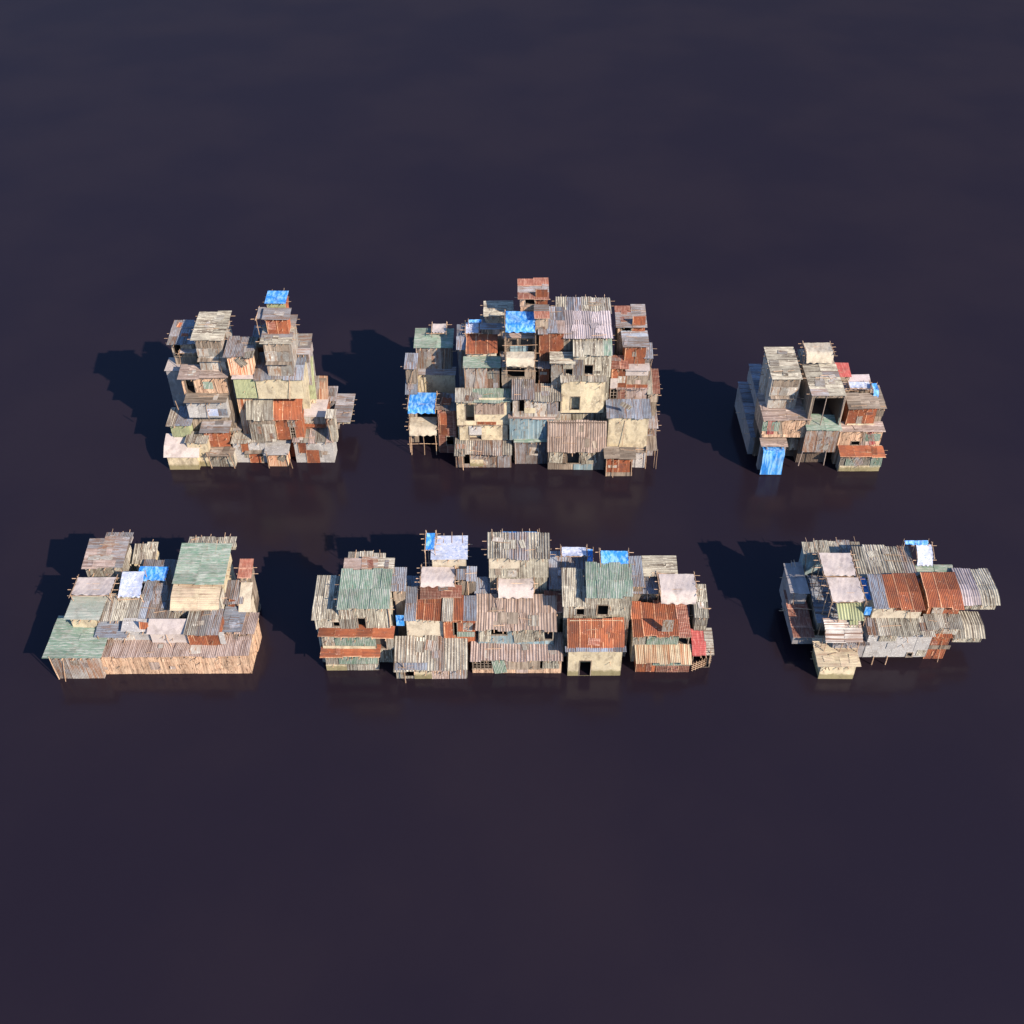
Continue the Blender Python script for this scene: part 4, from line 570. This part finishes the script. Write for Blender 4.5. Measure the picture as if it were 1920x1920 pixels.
('S', 'tall shaded blue board room at back left in lower right block', 'shacks of the lower right block', 27.221, 69.65, 2.659, 2.058, 0.861, 3.333, 'bb', 'cs', 0.3, {'k': 1}, []),
('S', 'shaded grey recess room behind thin poles in lower right block', 'shacks of the lower right block', 29.063, 61.8, 0.92, 2.869, 1.327, 1.793, 'cl', 'g', 0.1, {'fl': 1}, []),
('S', 'broad pale grey flaky wall room on stilts in lower right block', 'shacks of the lower right block', 33.163, 61.8, 0.92, 5.443, 1.473, 2.799, 'wf', 'ru|gp|cs|cs|gp', 0.5, {'oh': 0.1, 'fl': 1}, [('L', -1.773, -0.1, 0.145, -1.754, -1.101), ('L', -0.587, -0.1, 0.145, -0.557, -1.101), ('P', 'cs', -1.782, 2.033, -0.363, 2.704, 0), ('W', 1.075, 0.033, 1.52, 0.493)]),
('T', 'curved striped grey sheets propped on two poles in lower right block', 'canopies of the lower right block', 28.243, 61.268, 1.704, 3.074, 1.823, 1.7, 'gst', 0.4, 0.4, {'cb': 0, 'leg': 1, 'rx': 'x'}),
('T', 'pale green sheets canopy on poles in lower right block', 'canopies of the lower right block', 28.955, 62.678, 3.719, 2.147, 1.33, 0.9, 'pg', 0.6, 0.0, {'cb': 0, 'leg': 1}),
('T', 'small pale green flap hanging below canopy in lower right block', 'canopies of the lower right block', 29.228, 62.261, 3.719, 0.687, 0.669, 0.3, 'pg', 0.4, 0.0, {'cb': 0}),
('S', 'beige canvas fronted room under grey and rust roof in lower right block', 'shacks of the lower right block', 32.887, 63.233, 3.739, 4.103, 2.87, 1.957, 'cc', 'gb|r|r', 0.7, {'oh': 0.3, 'ohs': 0.05, 'lo': 0.1}, [('P', 'r', -0.198, 1.492, 0.999, 1.926, 0), ('P', 'rm', 1.078, 1.336, 2.004, 1.879, 0), ('P', 'tb', -2.784, 0.946, -2.293, 1.926, 0)]),
('S', 'rust walled room under wide curved rust roof in lower right block', 'shacks of the lower right block', 37.059, 63.689, 3.739, 2.693, 2.911, 1.679, 'r', 'r', 0.7, {'oh': 0.3, 'ohs': 0.15, 'drop': 0.2, 'lo': 0.1}, [('P', 'gw', -0.939, 0.711, -0.062, 1.648, 0), ('W', -0.907, 0.079, -0.212, 0.632)]),
('S', 'striped grey awning room below right rust wall in lower right block', 'shacks of the lower right block', 37.016, 62.576, 2.919, 2.91, 0.845, 1.036, 'gp', 'gp,g', 0.3, {'oh': 0.3}, []),
('S', 'narrow rust panel room at front right in lower right block', 'shacks of the lower right block', 36.959, 62.382, 0.02, 1.668, 0.752, 2.787, 'r', 'r', 0.4, {'oh': 0.1, 'ohs': 0.1}, [('P', 'wg', -0.679, 1.292, 1.077, 1.783, 0)]),
('S', 'overhanging plank box under curved cream sheets at right in lower right block', 'shacks of the lower right block', 40.375, 64.328, 4.22, 2.918, 3.23, 0.754, 'cs', 'lg|lg|cs|cs', 0.1, {'drop': 0.6, 'lf': 1, 'oh': 0.2, 'fl': 1, 'p': 0.24}, []),
('S', 'lower overhanging plank box under curved cream sheets in lower right block', 'shacks of the lower right block', 39.569, 62.817, 1.72, 2.444, 2.045, 0.699, 'cs', 'gp|cs|cs', 0.1, {'drop': 0.6, 'lf': 1, 'oh': 0.2, 'fl': 1, 'p': 0.24}, []),
('S', 'room under large brown and cream corrugated roof in lower right block', 'shacks of the lower right block', 32.888, 66.807, 5.095, 5.045, 3.052, 0.747, 'gp', 'cs|gp|cs|cs|ru,gp', 0.5, {'oh': 0.1, 'ohs': 0.05, 'p': 0.24, 'lo': 0.1}, []),
('S', 'cream sheet ends with poking poles along back left in lower right block', 'shacks of the lower right block', 30.222, 70.845, 4.259, 2.797, 0.916, 0.634, 'wg', 'cs|g|cs', 0.3, {'k': 1, 'lo': 0.1}, []),
('T', 'beige canvas sheet canopy nearest the back left in lower right block', 'canopies of the lower right block', 28.523, 66.325, 2.859, 2.776, 2.515, 3.4, 'cv', 0.2, 0.2, {'cb': 1}),
('T', 'beige canvas sheet canopy in front of its twin in lower right block', 'canopies of the lower right block', 28.639, 63.46, 2.859, 2.77, 2.57, 3.1, 'cv', 0.2, 0.2, {'cb': 1}),
('T', 'narrow blue tarp strip left of rust roof in lower right block', 'canopies of the lower right block', 30.604, 64.097, 5.695, 0.46, 2.446, -0.1, 'tb', 0.3, 0.0, {'cb': 0}),
('S', 'shallow green roof room at back right in lower right block', 'shacks of the lower right block', 37.407, 67.579, 4.818, 2.998, 0.668, 0.47, 'wg', 'gn', 0.3, {'rx': 'x', 'gf': 1, 'oh': 0.05}, []),
('T', 'white plastic sheet draped from a pole in lower right block', 'canopies of the lower right block', 36.443, 67.996, 5.288, 1.355, 1.388, 0.6, 'tw', 0.8, 0.5, {'cb': 1}),
('T', 'blue tarp edge at the very top right in lower right block', 'canopies of the lower right block', 35.774, 69.273, 5.288, 2.067, 0.318, 2.0, 'tb', 0.2, 0.0, {'cb': 0}),
]
for n, r in enumerate(ROWS):
    random.seed(1000+n)
    if r[0] == 'S': shack(*r[1:])
    elif r[0] == 'F':
        _, lab, xa, ya, xb, yb, hh = r; m = MB(); a, b = Vector((0, 0, 0)), Vector((xb-xa, yb-ya, 0)); L = b.length; d = b/L
        T = bpy.data.objects.new('bamboo_fence', None); sc.collection.objects.link(T); T.location = (xa, ya, 0); T['label'] = lab; T['category'] = 'fence'
        for i in range(7): q = d*L*i/6; m.stick(q+Z*-.4, q+Z*(hh+U(.0, .3)), .03)
        for j in range(4): m.stick(a-d*.15+Z*(hh*(j+.7)/4), b+d*.15+Z*(hh*(j+.7)/4), .028)
        m.build('trellis', T)
    else: canopy(*r[1:])
